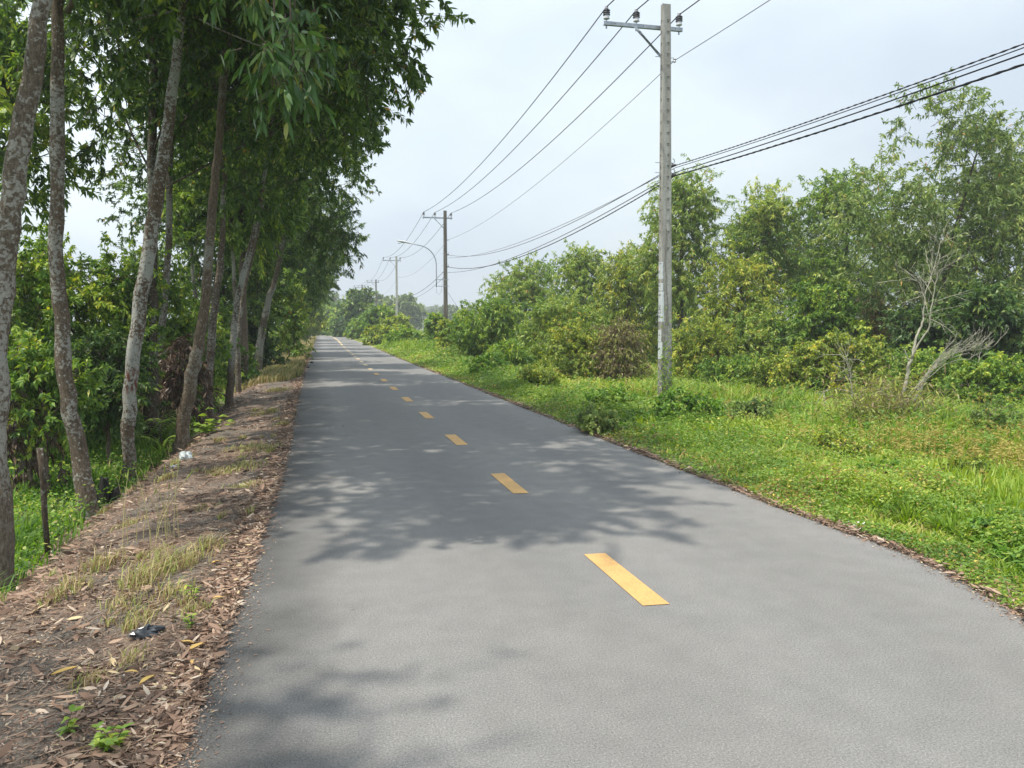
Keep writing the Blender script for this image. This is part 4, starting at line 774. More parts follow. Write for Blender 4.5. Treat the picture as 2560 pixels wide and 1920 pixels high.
# ------------------------------------------------------------------ utility poles
def concrete(name, col, stain=.5, low=None):
    m, t = newmat(name); b = NB(t); tc = b.n('ShaderNodeTexCoord'); o = (tc, 'Object')
    n1 = b.n('ShaderNodeTexNoise', {'Vector': o, 'Scale': 30.0, 'Detail': 8.0, 'Roughness': .7}); mpp = b.n('ShaderNodeMapping', {'Vector': o, 'Scale': (8, 8, .8)})
    n2 = b.n('ShaderNodeTexNoise', {'Vector': mpp, 'Scale': 1.4, 'Detail': 5.0})
    c = b.ramp(n1, [(.3, tuple(x * .62 for x in col)), (.5, col), (.72, tuple(x * 1.15 for x in col))])
    c = b.mix(stain, c, b.ramp(n2, [(.42, (.42, .38, .34)), (.6, (1, 1, 1))]), 'MULTIPLY')
    sep = b.n('ShaderNodeSeparateXYZ', {0: o}); mo = b.n('ShaderNodeTexNoise', {'Vector': o, 'Scale': 14.0, 'Detail': 6.0, 'Roughness': .7})
    lo = b.n('ShaderNodeMapRange', {0: (sep, 2), 1: .3, 2: 3.2, 3: 1.0, 4: 0.0}); mo2 = b.ramp(mo, [(.46, 0.0), (.56, 1.0)])
    q = b.n('ShaderNodeMath', {0: (lo, 0), 1: (mo2, 0)}, operation='MULTIPLY'); c = b.mix(q, c, (.10, .095, .08))
    if low: 
        l2 = b.n('ShaderNodeMapRange', {0: (sep, 2), 1: low[0], 2: low[0] + .15, 3: 1.0, 4: 0.0}); c = b.mix(l2, c, low[1])
    bp = b.n('ShaderNodeBump', {'Height': (n1, 0), 'Strength': .35, 'Distance': .01})
    p = b.n('ShaderNodeBsdfPrincipled', {'Roughness': .88, 'Normal': (bp, 0)}); t.links.new(c.outputs[2], p.inputs['Base Color']); b.out(p); return m
M['conc'] = concrete('weathered_concrete', (.40, .395, .37), .5); M['conc_dark'] = concrete('dark_stained_concrete', (.20, .18, .155), .7); M['conc_pale'] = concrete('pale_concrete', (.46, .46, .42), .3)
M['hole'] = simple('hole_shadow', (.012, .012, .012), .9)  # near-black colour painted in place of the shade inside open holes
M['galv'] = simple('galvanised_steel', (.33, .36, .40), .5, .5, .15, 12); M['porc'] = simple('grey_porcelain', (.60, .60, .64), .3, 0, .08, 10, spec=.5); M['porc_dark'] = simple('brown_glaze', (.07, .07, .09), .3, 0, .1, 10, spec=.5)
M['cable'] = simple('black_cable', (.018, .018, .024), .6, 0, .1, 5); M['wire'] = simple('dull_wire', (.06, .06, .07), .5, .3, .1, 5)
M['paper'] = simple('faded_paper', (.58, .62, .64), .8, 0, .12, 9); M['ink'] = simple('black_print', (.03, .03, .035), .8)
PH = 8.95                                            # pole height above its foot
def pole_mesh(name, w0, d0, w1, d1, notch=True):
    """tapered square-section pole; the faces towards -y and -x carry a ladder of recessed notches, a dark square in each for the shade of a hole"""
    mb = MB(); ch = .012
    def ring(z):
        t = z / PH; w = w0 + (w1 - w0) * t; d = d0 + (d1 - d0) * t; return w / 2, d / 2
    nz_ = []; 
    if notch: nz_ = [PH - .36 - i * .235 for i in range(20)] + [PH - .36 - 20 * .235 - .12]
    lev = [0.0]
    for z in sorted(nz_): lev += [z - .038, z + .038]
    lev.append(PH)
    for a, b in zip(lev[:-1], lev[1:]):
        is_n = any(abs((a + b) / 2 - z) < 1e-6 for z in nz_)
        (wa, da), (wb, db) = ring(a), ring(b)
        # back and right faces, chamfers
        P = lambda w, d, z: [(-w + ch, -d, z), (w - ch, -d, z), (w, -d + ch, z), (w, d - ch, z), (w - ch, d, z), (-w + ch, d, z), (-w, d - ch, z), (-w, -d + ch, z)]
        A, B = P(wa, da, a), P(wb, db, b)
        for i in range(8):
            j = (i + 1) % 8
            if i in (0, 6) and is_n: continue
            mb.add([A[i], A[j], B[j], B[i]], [(0, 1, 2, 3)])
        if is_n:
            for f in (0, 6):
                i, j = f, (f + 1) % 8; a0, a1, b1, b0 = map(np.array, (A[i], A[j], B[j], B[i]))
                u = (a1 - a0); L = np.linalg.norm(u); u /= L; nn = np.array([0, -1., 0]) if f == 0 else np.array([-1., 0, 0]); inn = -nn
                hw = .030 if f == 0 else .022; c = (a0 + a1) / 2 + (u * .028 if f == 0 else 0)
                m0, m1 = c - u * hw, c + u * hw; cb = c + (b0 + b1) / 2 - (a0 + a1) / 2; n0, n1 = cb - u * hw, cb + u * hw
                mb.add([a0, m0, n0, b0], [(0, 1, 2, 3)]); mb.add([m1, a1, b1, n1], [(0, 1, 2, 3)])
                dp = inn * .014; q = [m0 + dp, m1 + dp, n1 + dp, n0 + dp]
                mb.add([m0, m1, n1, n0] + q, [(0, 1, 5, 4), (1, 2, 6, 5), (2, 3, 7, 6), (3, 0, 4, 7), (4, 5, 6, 7)])
                cc = sum(q) / 4 - inn * .003; s = .009; mb.add([cc - u * s - np.array([0, 0, s]), cc + u * s - np.array([0, 0, s]), cc + u * s + np.array([0, 0, s]), cc - u * s + np.array([0, 0, s])], [(0, 1, 2, 3)], m=1)
    w, d = ring(PH); mb.add([(-w, -d, PH), (w, -d, PH), (w, d, PH), (-w, d, PH)], [(0, 1, 2, 3)])
    me_o = mb.build(name, None); me = me_o.data; bpy.data.objects.remove(me_o); return me
pole_me = pole_mesh('shaft', .27, .21, .19, .115)
def insulator_mesh():
    mb = MB()
    mb.lathe((0, 0, 0), [(.010, -.02), (.010, .04)], 8, 0)
    mb.lathe((0, 0, .035), [(.045, 0), (.068, .01), (.062, .055), (.05, .085)], 16, 1)
    for i in range(3): mb.lathe((0, 0, .125 + i * .042), [(.04, -.004), (.078, 0), (.074, .014), (.04, .03)], 16, 2)
    mb.lathe((0, 0, .245), [(.035, 0), (.045, .015), (.03, .03), (.04, .045), (.02, .06)], 12, 1)
    o = mb.build('insulator', [M['galv'], M['porc'], M['porc_dark']], smooth=False); me = o.data; bpy.data.objects.remove(o); return me
ins_me = insulator_mesh()
def arm_mesh():
    mb = MB(); mb.box((-.44, .15, 0), (1.82, .006, .075)); mb.box((-.44, .18, -.036), (1.82, .06, .006))
    for x in (-1.28, -.60, .40): mb.lathe((x, .19, -.07), [(.018, -.03), (.018, .03)], 6); mb.box((x, .19, -.02), (.07, .05, .03))
    for x in (-1.1, -.45, .30): mb.box((x, .146, .0), (.016, .004, .016), m=1)
    o = mb.build('crossarm', [M['galv'], M['hole']]); me = o.data; bpy.data.objects.remove(o); return me
arm_me = arm_mesh()
def brace_mesh():
    mb = MB(); a = np.array([-.66, .142, -.02]); b = np.array([-.04, .09, -.66]); n = 10; pr = None
    for i in range(n + 1):
        t = i / n; p = a + (b - a) * t; tw = sstep(.12, .3, t) * 1.2 - sstep(.75, .92, t) * 1.2
        dr = nrm(b - a); s = nrm(np.cross(dr, np.array([0, 1., 0]))); f = np.cross(dr, s); v = s * cos(tw) + f * sin(tw); cur = [p - v * .03, p + v * .03]
        if pr is not None: mb.add([pr[0], pr[1], cur[1], cur[0]], [(0, 1, 2, 3)])
        pr = cur
    o = mb.build('brace', M['galv']); me = o.data; bpy.data.objects.remove(o); return me
brace_me = brace_mesh()
pole_info = []                                       # (px of the axis, py of the top)
pdat = [('nearest utility pole, grey square concrete with pasted notices low on one side', 1664.5, 12, 17.0, 'conc'),
        ('second utility pole along the road, dark stained, carrying a street lamp on brackets', 1112.5, 526.7, 47.4, 'conc_dark'),
        ('third utility pole, pale whitish concrete shaft, clear against the sky', 990.8, 640.7, 78.0, 'conc_pale'),
        ('fourth utility pole, brown-grey shaft rising out of roadside shrubs, with the second lamp', 939.8, 699, 117.0, 'conc_dark'),
        ('fifth utility pole, its top just behind the dark upright tree', 905, 712, 132.0, 'conc_dark'),
        ('farthest utility pole at the road bend, its crossarm left of the dark upright tree', 871, 735, 169.0, 'conc_pale')]
for i, (lab, px, py, Z, mt) in enumerate(pdat):
    t = at_d(px, py, Z); base = np.array([t[0] + (.12 if i == 0 else 0), t[1], t[2] - PH]); rz = 0 if i < 5 else .5
    root = empty('utility_pole', base, rz, label=lab, cat='utility pole', group='utility poles along the right verge')
    sh = bpy.data.objects.new('shaft', pole_me.copy() if i != 3 and i != 4 else pole_me.copy()); COL.objects.link(sh); sh.parent = root; sh.data.materials.clear(); sh.data.materials.append(M[mt]); sh.data.materials.append(M['hole'])
    link('crossarm', arm_me, None, root, loc=(0, 0, PH - .42)); link('brace', brace_me, M['galv'], root, loc=(0, 0, PH - .42))
    for x in (-1.28, -.60, .40): link('insulator', ins_me, None, root, loc=(x, .18, PH - .37))
    if i == 0: root.rotation_euler = (0, -.12 / PH, 0); 
    pole_info.append((base, rz, root))
def on_pole(i, lx, ly, z):
    b, rz, _ = pole_info[i]; return np.array([b[0] + lx * cos(rz) - ly * sin(rz) - (.12 * z / PH if i == 0 else 0), b[1] + lx * sin(rz) + ly * cos(rz), b[2] + z])
# hooks, clamps on the nearest poles
def hook(root, z, kind):
    mb = MB(); bolt = MB()
    if kind == 0:
        mb.tube([(.10, 0, z - .05), (.16, -.02, z - .02), (.2, -.02, z - .05), (.2, -.02, z + .05), (.10, 0, z + .05)], .008, 5)
        ki = MB(); ki.lathe((.20, -.02, z - .04), [(.025, 0), (.035, .015), (.02, .04), (.035, .065), (.025, .08)], 10); ki.build('spool_insulator', M['porc'], root)
    else:
        pts = [(.11, -.01, z + .08), (.15, -.02, z + .05)] + [(.17 + .035 * cos(a), -.02, z + .10 + .05 * sin(a)) for a in np.linspace(-1.8, 1.8, 8)]
        mb.tube(pts, .009, 5)
        cl = MB(); cl.tube([(.15, -.02, z + .06), (.145, -.03, z + .02), (.15, -.04, z)], .011, 5); cl.tube([(.11, -.03, z - .02), (.17, -.05, z), (.22, -.08, z + .01)], [.02, .035, .018], 6); cl.build('cable_clamp', M['cable'], root)
    mb.build('cable_hook', M['galv'], root)
    bolt.tube([(-.24, 0, z + .06), (-.1, 0, z + .06)], .008, 5); bolt.build('bolt', M['galv'], root)
zc = lambda i, py, Z: at_d(1280, py, Z)[2] - pole_info[i][0][2]
r0 = pole_info[0][2]; hook(r0, zc(0, 150, 17), 0); hook(r0, zc(0, 414, 17), 1); hook(r0, zc(0, 439, 17), 1)
hook(pole_info[1][2], zc(1, 600, 47.4), 0); hook(pole_info[1][2], zc(1, 637, 47.4), 1); hook(pole_info[1][2], zc(1, 667, 47.4), 1); hook(pole_info[2][2], zc(2, 739, 78), 1)
# pasted notices on the near pole (left face and front-left), with their printed words
def face_w(z, side):
    t = z / PH; return ((.27 + (.19 - .27) * t) / 2, (.21 + (.115 - .21) * t) / 2)
def text_mesh(s, size):
    cu = bpy.data.curves.new('txt', 'FONT'); cu.body = s; cu.size = size; cu.extrude = 0.0004; cu.align_x = 'LEFT'
    o = bpy.data.objects.new('txt', cu); COL.objects.link(o); bpy.context.view_layer.update(); me = bpy.data.meshes.new_from_object(o.evaluated_get(bpy.context.evaluated_depsgraph_get())); bpy.data.objects.remove(o); return me
def notice(label, py0, py1, lines, wtop=1.0, front=0.0):
    z1, z0 = zc(0, py0, 17), zc(0, py1, 17); mb = MB(); x0, d0_ = face_w(z0, 0); x1, d1_ = face_w(z1, 0); e = .003
    n = 6; rows = []
    for k in range(n + 1):
        t = k / n; z = z0 + (z1 - z0) * t; xw, dd = face_w(z, 0); j = .004 * sin(k * 2.3)
        rows.append([(-xw - e, dd * .8, z), (-xw - e, -dd + .012 + j, z), (-xw + .012, -dd - e, z), (-xw + .012 + front + j, -dd - e, z)])
    for a, b in zip(rows[:-1], rows[1:]):
        for q in range(3 if front else 1): mb.add([a[q], a[q + 1], b[q + 1], b[q]], [(0, 1, 2, 3)])
    o = mb.build('notice', M['paper'], r0, label=label)
    for s, fz, size in lines:
        z = z0 + (z1 - z0) * fz; xw, dd = face_w(z, 0); me = text_mesh(s, size)
        l = link('lettering', me, M['ink'], o); l.location = (-xw - e - .0015, dd * .72, z); l.rotation_euler = (pi / 2, 0, -pi / 2)
notice('topmost pasted paper notice, ragged upper edge', 655, 698, [('! YOGU', .88, .045), ('OF', .38, .05), ('-', .26, .05), ('-', .14, .05)], front=.02)
notice('torn paper notice with large letters', 708, 727, [('KLC', .55, .06), ('L', .05, .09)], front=.02)
notice('longest pasted notice, several lines of print', 729, 804, [('1000 !!', .86, .05), ('7', .74, .05), ('7', .64, .05), ('OC  AP', .50, .04), ('TIEM', .44, .045), ('NHON', .38, .04), ('A LA', .27, .07), ('66L.', .13, .085)], front=.04)
notice('small blank sheet near the pole foot', 824, 854, [], front=.0)
notice('pale rubbed sheet lowest on the pole', 855, 897, [], front=.01)
# creeper running up the near pole
rng = np.random.RandomState(9); mb = MB(); pts = []
for z in np.linspace(0, 4.2, 26):
    xw, dd = face_w(z, 0); pts.append((-xw + .05 + .03 * sin(z * 3) + .01 * rng.normal(), -dd - .012, z))
mb.tube(pts, .005, 5); b0, _, _ = pole_info[0]
vr = empty('creeper_vine', b0, label='thin brown creeper climbing the nearest concrete pole', cat='vine')
mb.build('stem', M['branch'], vr)
n = 520; z = rng.uniform(.2, 1, n) ** 1.2 * 2.4; z = np.abs(rng.normal(0, .8, n)) + .2
P = np.stack([rng.uniform(-.18, .18, n), -.13 - rng.uniform(0, .12, n), z], 1); P[:, 0] += np.where(rng.uniform(0, 1, n) < .3, -.08, 0)
V, lp, sx, tt = leaf_mesh('v', P, nrm(rng.normal(size=(n, 3))), nrm(rng.normal(size=(n, 3)) + np.array([0, -1, .5])), rng.uniform(.03, .08, n), rng.uniform(.02, .045, n), rng.uniform(.2, .8, n))
link('foliage', mesh_np('foliage', V, lp, sx, tt), M['cover'], vr)

# street lamps on poles 2, 4 and 6
def lamp_parts():
    a = MB(); pts = [(-.56, 0, -.45), (-.56, 0, 0), (-.56, 0, .9)]
    for t in np.linspace(0, 1, 12)[1:]:
        an = t * pi / 2 * .93; pts.append((-.56 - 1.15 * (1 - cos(an)), 0, .9 + 1.15 * sin(an)))
    pts.append((-2.15, 0, 2.16)); a.tube(pts, .03, 8)
    h = MB(); prof = [(0, .05, .04), (.12, .09, .06), (.35, .13, .085), (.6, .13, .08), (.82, .08, .05), (.9, .02, .015)]; n = 12; V = []
    for u, w, hh in prof:
        for j in range(n):
            an = 2 * pi * j / n; V.append((-2.08 - u * .97, w * cos(an), 2.14 + u * .17 + max(-.025, hh * sin(an)) ))
    h.add(V, [(i * n + j, i * n + (j + 1) % n, (i + 1) * n + (j + 1) % n, (i + 1) * n + j) for i in range(len(prof) - 1) for j in range(n)] + [tuple(range(n)), tuple(range(5 * n, 6 * n))])
    g = MB(); g.box((-2.6, 0, 2.175), (.55, .16, .03), R=[[cos(.17), 0, -sin(.17)], [0, 1, 0], [sin(.17), 0, cos(.17)]])
    b = MB(); b.box((-.30, 0, 0), (.56, .04, .035)); b.box((0, -.14, 0), (.34, .006, .05))
    w = MB(); w.tube([(-.56, 0, -.45), (-.54, 0, -.8), (-.4, 0, -.93), (-.25, 0, -.7), (-.18, 0, .1)], .006, 5)
    return a, h, g, b, w
la = lamp_parts(); M['lampw'] = simple('lamp_casing', (.50, .51, .52), .4, 0, .05, 5); M['glass'] = simple('lamp_lens', (.35, .38, .42), .2, 0, .05, 5, spec=.6)
lsrc = None
for i, z, lab in ((1, 4.78, 'nearest street lamp, curved arm bracketed to the dark second pole'), (3, 4.5, 'second street lamp, small arched arm beside the fourth pole'), (5, 4.3, 'farthest street lamp, faint at the road bend')):
    b, rz, _ = pole_info[i]
    if lsrc is None:
        lsrc = empty('street_lamp', (b[0], b[1], b[2] + z), 0, label=lab, cat='street lamp', group='street lamps fixed to utility poles')
        la[0].build('arm', M['galv'], lsrc, smooth=True); hd = la[1].build('lamp_head', M['lampw'], lsrc, smooth=True); la[2].build('lens', M['glass'], hd)
        br = la[3].build('bracket', M['galv'], lsrc); b2_ = br.copy(); COL.objects.link(b2_); b2_.location = (0, 0, -.40); b2_.parent = lsrc; la[4].build('loop_wire', M['cable'], lsrc)
    else:
        c = lsrc.copy(); COL.objects.link(c); c.location = (b[0], b[1], b[2] + z); c.rotation_euler = (0, 0, rz); c['label'] = lab
        for ch in list(lsrc.children):
            q = ch.copy(); COL.objects.link(q); q.parent = c
            for g_ in ch.children: w_ = g_.copy(); COL.objects.link(w_); w_.parent = q

# ------------------------------------------------------------------ wires
PB = np.array([pole_info[0][0][0], pole_info[0][0][1] - 30, pole_info[0][0][2]])       # where the next pole stands, behind the camera
def span(a, b, sag, n=26):
    t = np.linspace(0, 1, n)[:, None]; p = a * (1 - t) + b * t; p[:, 2] -= (sag * 4 * t * (1 - t))[:, 0]; return p
def wire(label, pts, sags, r, mat, name='overhead_wire', cat='power line', twist=0):
    P = []
    for (a, b), s in zip(zip(pts[:-1], pts[1:]), sags): P.append(span(np.array(a), np.array(b), s, 60 if twist else 26))
    P = np.concatenate([P[0]] + [p[1:] for p in P[1:]]); mb = MB()
    if not twist:
        D = np.hypot(P[:, 0], P[:, 1]); mb.tube(P, r, 5)
    else:
        # twisted bundle: three strands wound round each other
        T = np.cumsum(np.r_[0, np.linalg.norm(np.diff(P, axis=0), axis=1)]); m = int(T[-1] / .13); s = np.linspace(0, T[-1], min(m, 420)); Q = np.stack([np.interp(s, T, P[:, i]) for i in range(3)], 1)
        for k in range(3):
            a = s * twist + k * 2.094; O = Q + np.stack([np.cos(a) * r * .75, 0 * a, np.sin(a) * r * .75], 1); mb.tube(O, r * .62, 4)
    mb.build(name, mat, label=label, cat=cat)
GP = [0, 1, 2, 3, 4, 5]
end = at_d(798, 742, 200)
for lx, nm in ((-1.28, 'left'), (-.60, 'middle'), (.40, 'right')):
    pts = [PB + np.array([lx, .18, PH - .10])] + [on_pole(i, lx, .18, PH - .10) for i in GP] + [np.array([end[0] + lx, end[1], end[2]])]
    wire({'left': 'top power wire on the outer left insulators, nearest the road', 'middle': 'top power wire on the middle insulators', 'right': 'top power wire on the insulators right of the shafts'}[nm], pts, [.45, .62, .75, .8, .35, .6, .5], .0125, M['cable'])
nh = zc(0, 150, 17)
wire('thin bare wire a metre and a half below the crossarms', [PB + np.array([.2, 0, nh])] + [on_pole(0, .2, -.02, nh), on_pole(1, .14, 0, zc(1, 600, 47.4)), on_pole(2, .14, 0, 6.9), on_pole(3, .12, 0, 6.9)], [.4, .55, .7, .8], .007, M['wire'])
h1, h2 = zc(0, 414, 17), zc(0, 439, 17); k1, k2, k3 = zc(1, 637, 47.4), zc(1, 667, 47.4), zc(1, 681, 47.4); q3 = zc(2, 739, 78)
wire('upper twisted black cable bundle hung halfway up the poles', [PB + np.array([.2, 0, h1 + .1]), on_pole(0, .2, -.08, h1), on_pole(1, .15, 0, k1)], [.50, .72], .010, M['cable'], 'cable_bundle', 'cable', twist=22)
wire('lower thick twisted black cable bundle, lowest of the lines', [PB + np.array([.2, 0, h2 - .05]), on_pole(0, .2, -.08, h2), on_pole(1, .15, 0, k2), on_pole(2, .13, 0, q3)], [.46, .75, .7], .014, M['cable'], 'cable_bundle', 'cable', twist=18)
wire('plain telephone cable just above the thick twisted bundle', [PB + np.array([.28, 0, h1 - .1]), on_pole(0, .24, -.06, h2 + .08), on_pole(1, .17, -.05, k3), on_pole(2, .15, -.02, q3 - .12)], [.42, .55, .75], .010, M['cable'], 'telephone_cable', 'cable')
wire('second thin cable close under the upper twisted bundle', [PB + np.array([.24, 0, h1 - .02]), on_pole(0, .22, -.07, h1 - .04), on_pole(1, .17, 0, k1 - .18)], [.46, .5], .007, M['cable'], 'telephone_cable', 'cable')
b = pole_info[1][0]
wire('faint guy wire slanting right from the dark second pole', [np.array([b[0] + .15, b[1], b[2] + 3.4 + .6]), np.array([b[0] + 3.4, b[1] + 2.5, b[2] + .0])], [.05], .008, M['wire'], 'guy_wire', 'wire')

# ------------------------------------------------------------------ lattice tower far away
t = at_d(1168, 757, 900); mb = MB(); ht = t[2] + .4; base = np.array([t[0], t[1], -.45]); bw = 3.5
lv = np.linspace(0, 1, 9); 
def tw(f): return bw * (1 - f) ** 1.1 + .5
cor = [(-1, -1), (1, -1), (1, 1), (-1, 1)]
for a, b_ in zip(lv[:-1], lv[1:]):
    for (sx, sy), (ux, uy) in zip(cor, cor[1:] + cor[:1]):
        A = (sx * tw(a), sy * tw(a), a * ht); B = (sx * tw(b_), sy * tw(b_), b_ * ht); C = (ux * tw(b_), uy * tw(b_), b_ * ht); mb.tube([A, B], .22, 4); mb.tube([A, C], .14, 4); mb.tube([B, C], .14, 4)
for f in (.62, .78, .95):
    w = 6.5 if f < .9 else 4.5; mb.tube([(-w, 0, f * ht), (w, 0, f * ht)], .22, 4); mb.tube([(-w, 0, f * ht), (0, 0, f * ht + 1.6)], .18, 4); mb.tube([(w, 0, f * ht), (0, 0, f * ht + 1.6)], .18, 4)
root = empty('transmission_tower', base, label='faint steel lattice power tower on the horizon right of the second pole', cat='tower')
mb.build('lattice', M['galv'], root)

# ------------------------------------------------------------------ dead white shrub in the grass
def zp(pts, Z, o=(2000, 550), s=2.9625): return [at_d(o[0] + x / s, o[1] + y / s, Z + dz) for x, y, dz in pts]
rng = np.random.RandomState(4); ZD = 13.2
bs = on_z(2243, 1052, -.28); bs = at_d(2243, 1052, ZD); bs[2] = float(H(bs[0], bs[1]))
root = empty('bare_shrub', bs, label='bleached leafless shrub with whitish branches standing in the right-hand grass', cat='dead shrub')
mb = MB()
def br(pts, r0, r1, twigs=0, tl=.5, spread=.6, upb=.6):
    P = np.array(zp(pts, ZD)) - bs; k = len(P); tt = np.linspace(0, 1, k); u = np.linspace(0, 1, k * 3); Q = np.stack([np.interp(u, tt, P[:, i]) for i in range(3)], 1)
    for _ in range(2): Q[1:-1] = (Q[:-2] + 2 * Q[1:-1] + Q[2:]) / 4
    Q[1:-1] += rng.normal(0, .008, (len(Q) - 2, 3)); mb.tube(Q, np.linspace(r0, r1, len(Q)), 6)
    d = nrm(Q[-1] - Q[0])
    for _ in range(twigs):
        i = rng.randint(len(Q) // 3, len(Q)); s = Q[min(i, len(Q) - 1)]; v = nrm(d * upb + rng.normal(size=3) * spread); l = tl * rng.uniform(.4, 1.2)
        q = [s + v * l * t + np.array([0, 0, .12 * l * t * (1 - t)]) + rng.normal(0, .012, 3) * t for t in np.linspace(0, 1, 5)]; mb.tube(q, np.linspace(.006, .002, 5), 4)
        for _ in range(3):
            w = q[rng.randint(1, 4)]; v2 = nrm(v + rng.normal(size=3) * .6); mb.tube([w, w + v2 * l * .3, w + v2 * l * .5 + np.array([0, 0, .01])], [.0035, .0025, .0015], 3)
br([(720, 1500, 0), (760, 1300, 0), (790, 1180, 0), (805, 1080, 0), (825, 1030, 0)], .034, .028)
br([(825, 1030, 0), (850, 920, .05), (880, 820, .1), (915, 740, .1), (905, 700, .1), (930, 540, .2), (985, 400, .2), (1040, 170, .3), (1062, 60, .3)], .024, .003, 17, .6)
br([(825, 1030, 0), (890, 900, -.1), (960, 795, -.15), (962, 700, -.2), (990, 560, -.2), (1020, 400, -.2), (1035, 250, -.2)], .019, .003, 13, .55)
br([(805, 1040, 0), (790, 1000, 0), (770, 955, 0)], .014, .008)
br([(915, 520, .2), (890, 470, .2), (800, 420, .3), (720, 450, .3)], .007, .002, 4, .4)
br([(1000, 1050, .1), (1130, 900, .2), (1180, 830, .2), (1100, 760, .2), (960, 790, .1)], .005, .003, 3, .3)
for i in range(11):
    e = rng.uniform(-1, 1); br([(790 + 55 * rng.normal(), 1390 - 40 * e, .1 * rng.normal()), (930, 1160 + 40 * e, .1 * e), (1080, 1010 + 55 * e, .2 * e), (1230 + 30 * e, 965 + 70 * e, .3 * e), (1340 + 110 * rng.uniform(-1, 1), 960 + 90 * e + 30 * abs(e), .4 * e)], .0065, .002, 3, .35, .35, 1.0)
br([(510, 1560, 0), (430, 1400, 0), (375, 1280, 0), (372, 1100, .1), (310, 1000, .1)], .016, .005, 14, .45)
br([(375, 1275, 0), (300, 1250, .1), (200, 1250, .1), (125, 1330, .1), (120, 1430, .1)], .008, .003, 2, .3)
br([(930, 1500, .2), (915, 1400, .2), (903, 1330, .2)], .014, .009, 4, .2)
br([(735, 1365, -.1), (660, 1330, -.1), (600, 1240, -.1)], .009, .004, 5, .3)
mb.build('branches', M['deadwood'], root, smooth=True)
n = 3000; P = rng.normal(size=(n, 3)) * np.array([.50, .35, .26]) + np.array([-.25, 0, .55]); V, lp, sx, tt = leaf_mesh('d', P, nrm(rng.normal(size=(n, 3)) + np.array([0, 0, -.6])), nrm(rng.normal(size=(n, 3))), rng.uniform(.05, .16, n), rng.uniform(.012, .03, n), rng.uniform(.2, .9, n))
link('dry_foliage', mesh_np('dry_foliage', V, lp, sx, tt), M['brownish'], root)

# ------------------------------------------------------------------ small things on the left shoulder
def plant(name, label, cat, px, py, n, L, Wd, h, mat, seed, zg=None, spread=.4, whorl=4, group=None):
    rng = np.random.RandomState(seed); p = on_z(px, py, -.08 if zg is None else zg); p[2] = float(H(p[0], p[1])); root = empty(name, p, label=label, cat=cat, group=group)
    mb = MB(); Ps = []; Ds = []
    for i in range(n):
        v = nrm(np.array([*rng.normal(0, spread, 2), 1.])); l = h * rng.uniform(.5, 1.1); q = [v * l * t + np.array([0, 0, -.03 * l * t]) for t in np.linspace(0, 1, 5)]; mb.tube(q, .0022, 4)
        for lv_ in range(1, 5):
            for k in range(whorl if lv_ == 4 else 2):
                a = rng.uniform(0, 2 * pi); Ps.append(q[lv_]); Ds.append((cos(a), sin(a), rng.uniform(.05, .5)))
    mb.build('stem', M['branch'], root); P = np.array(Ps); D = nrm(np.array(Ds)); m_ = len(P)
    V, lp, sx, tt = leaf_mesh('p', P, D, nrm(rng.normal(size=(m_, 3)) * .25 + np.array([0, 0, 1])), L * rng.uniform(.6, 1.2, m_), Wd * rng.uniform(.8, 1.2, m_), rng.uniform(.35, .95, m_), droop=.2)
    link('foliage', mesh_np('foliage', V, lp, sx, tt), mat, root); return root
plant('seedling', 'small bright green seedling alone on bare soil in the bottom left corner', 'seedling', 162, 1868, 2, .05, .022, .09, M['bright'], 1)
plant('seedling', 'larger fresh green seedling cluster at the bottom edge beside the leaf litter', 'seedling', 285, 1905, 7, .045, .022, .10, M['bright'], 2, spread=.7)
plant('weed', 'small pointed-leaf green weed in the litter close to the road edge', 'weed', 480, 1520, 4, .055, .014, .11, M['bright'], 3)
plant('weed', 'tiny green weed beside the yellow curled leaf at the road edge', 'weed', 478, 1598, 3, .035, .014, .07, M['bright'], 4)
plant('broadleaf_sapling', 'round-leaved sapling at the foot of the narrow tufted trunk', 'sapling', 520, 1115, 9, .13, .085, .42, M['bright'], 5, zg=-.3, spread=.8)
plant('broadleaf_sapling', 'round-leaved vine sapling against the nearest trunk', 'sapling', 45, 1210, 6, .10, .07, .9, M['bright'], 6, zg=-.5, spread=.25)
# fern by the dark straight trunk
def fern(label, px, py, zg, nfr, fl, seed):
    rng = np.random.RandomState(seed); p = on_z(px, py, zg); p[2] = float(H(p[0], p[1])); root = empty('fern', p, label=label, cat='fern', group='ferns under the left trees'); Ps = []; Ds = []; Ns = []; Ls = []; mb = MB()
    for i in range(nfr):
        a = rng.uniform(0, 2 * pi); l = fl * rng.uniform(.7, 1.2); d = np.array([cos(a), sin(a), 0]); q = [d * l * .75 * t ** 1.3 + np.array([0, 0, l * (1.1 * t - .65 * t * t)]) for t in np.linspace(0, 1, 22)]; mb.tube(q[::3], .004, 3)
        s = np.cross(d, [0, 0, 1.])
        for k in range(3, 22):
            ll = .15 * l * (1 - abs(k / 21 - .45) * 1.3) + .02
            for sg in (-1, 1): Ps.append(q[k]); Ds.append(s * sg + d * .3 + np.array([0, 0, -.1])); Ns.append((0, 0, 1)); Ls.append(ll)
    V, lp, sx, tt = leaf_mesh('f', np.array(Ps), nrm(np.array(Ds)), np.array(Ns, float) + rng.normal(0, .1, (len(Ps), 3)), np.array(Ls), np.array(Ls) * .22, rng.uniform(.3, .85, len(Ps)), hi=False)
    link('fronds', mesh_np('fronds', V, lp, sx, tt), M['bright'], root); mb.build('stem', M['branch'], root)
fern('tall dark fern at the foot of the dark straight trunk', 372, 1120, -.5, 16, 1.15, 1)
fern('fern drooping right of the dark straight trunk', 410, 1130, -.5, 13, .8, 2)
fern('bright fern on the verge by the forked pale trunk', 668, 925, -.3, 18, .9, 3)

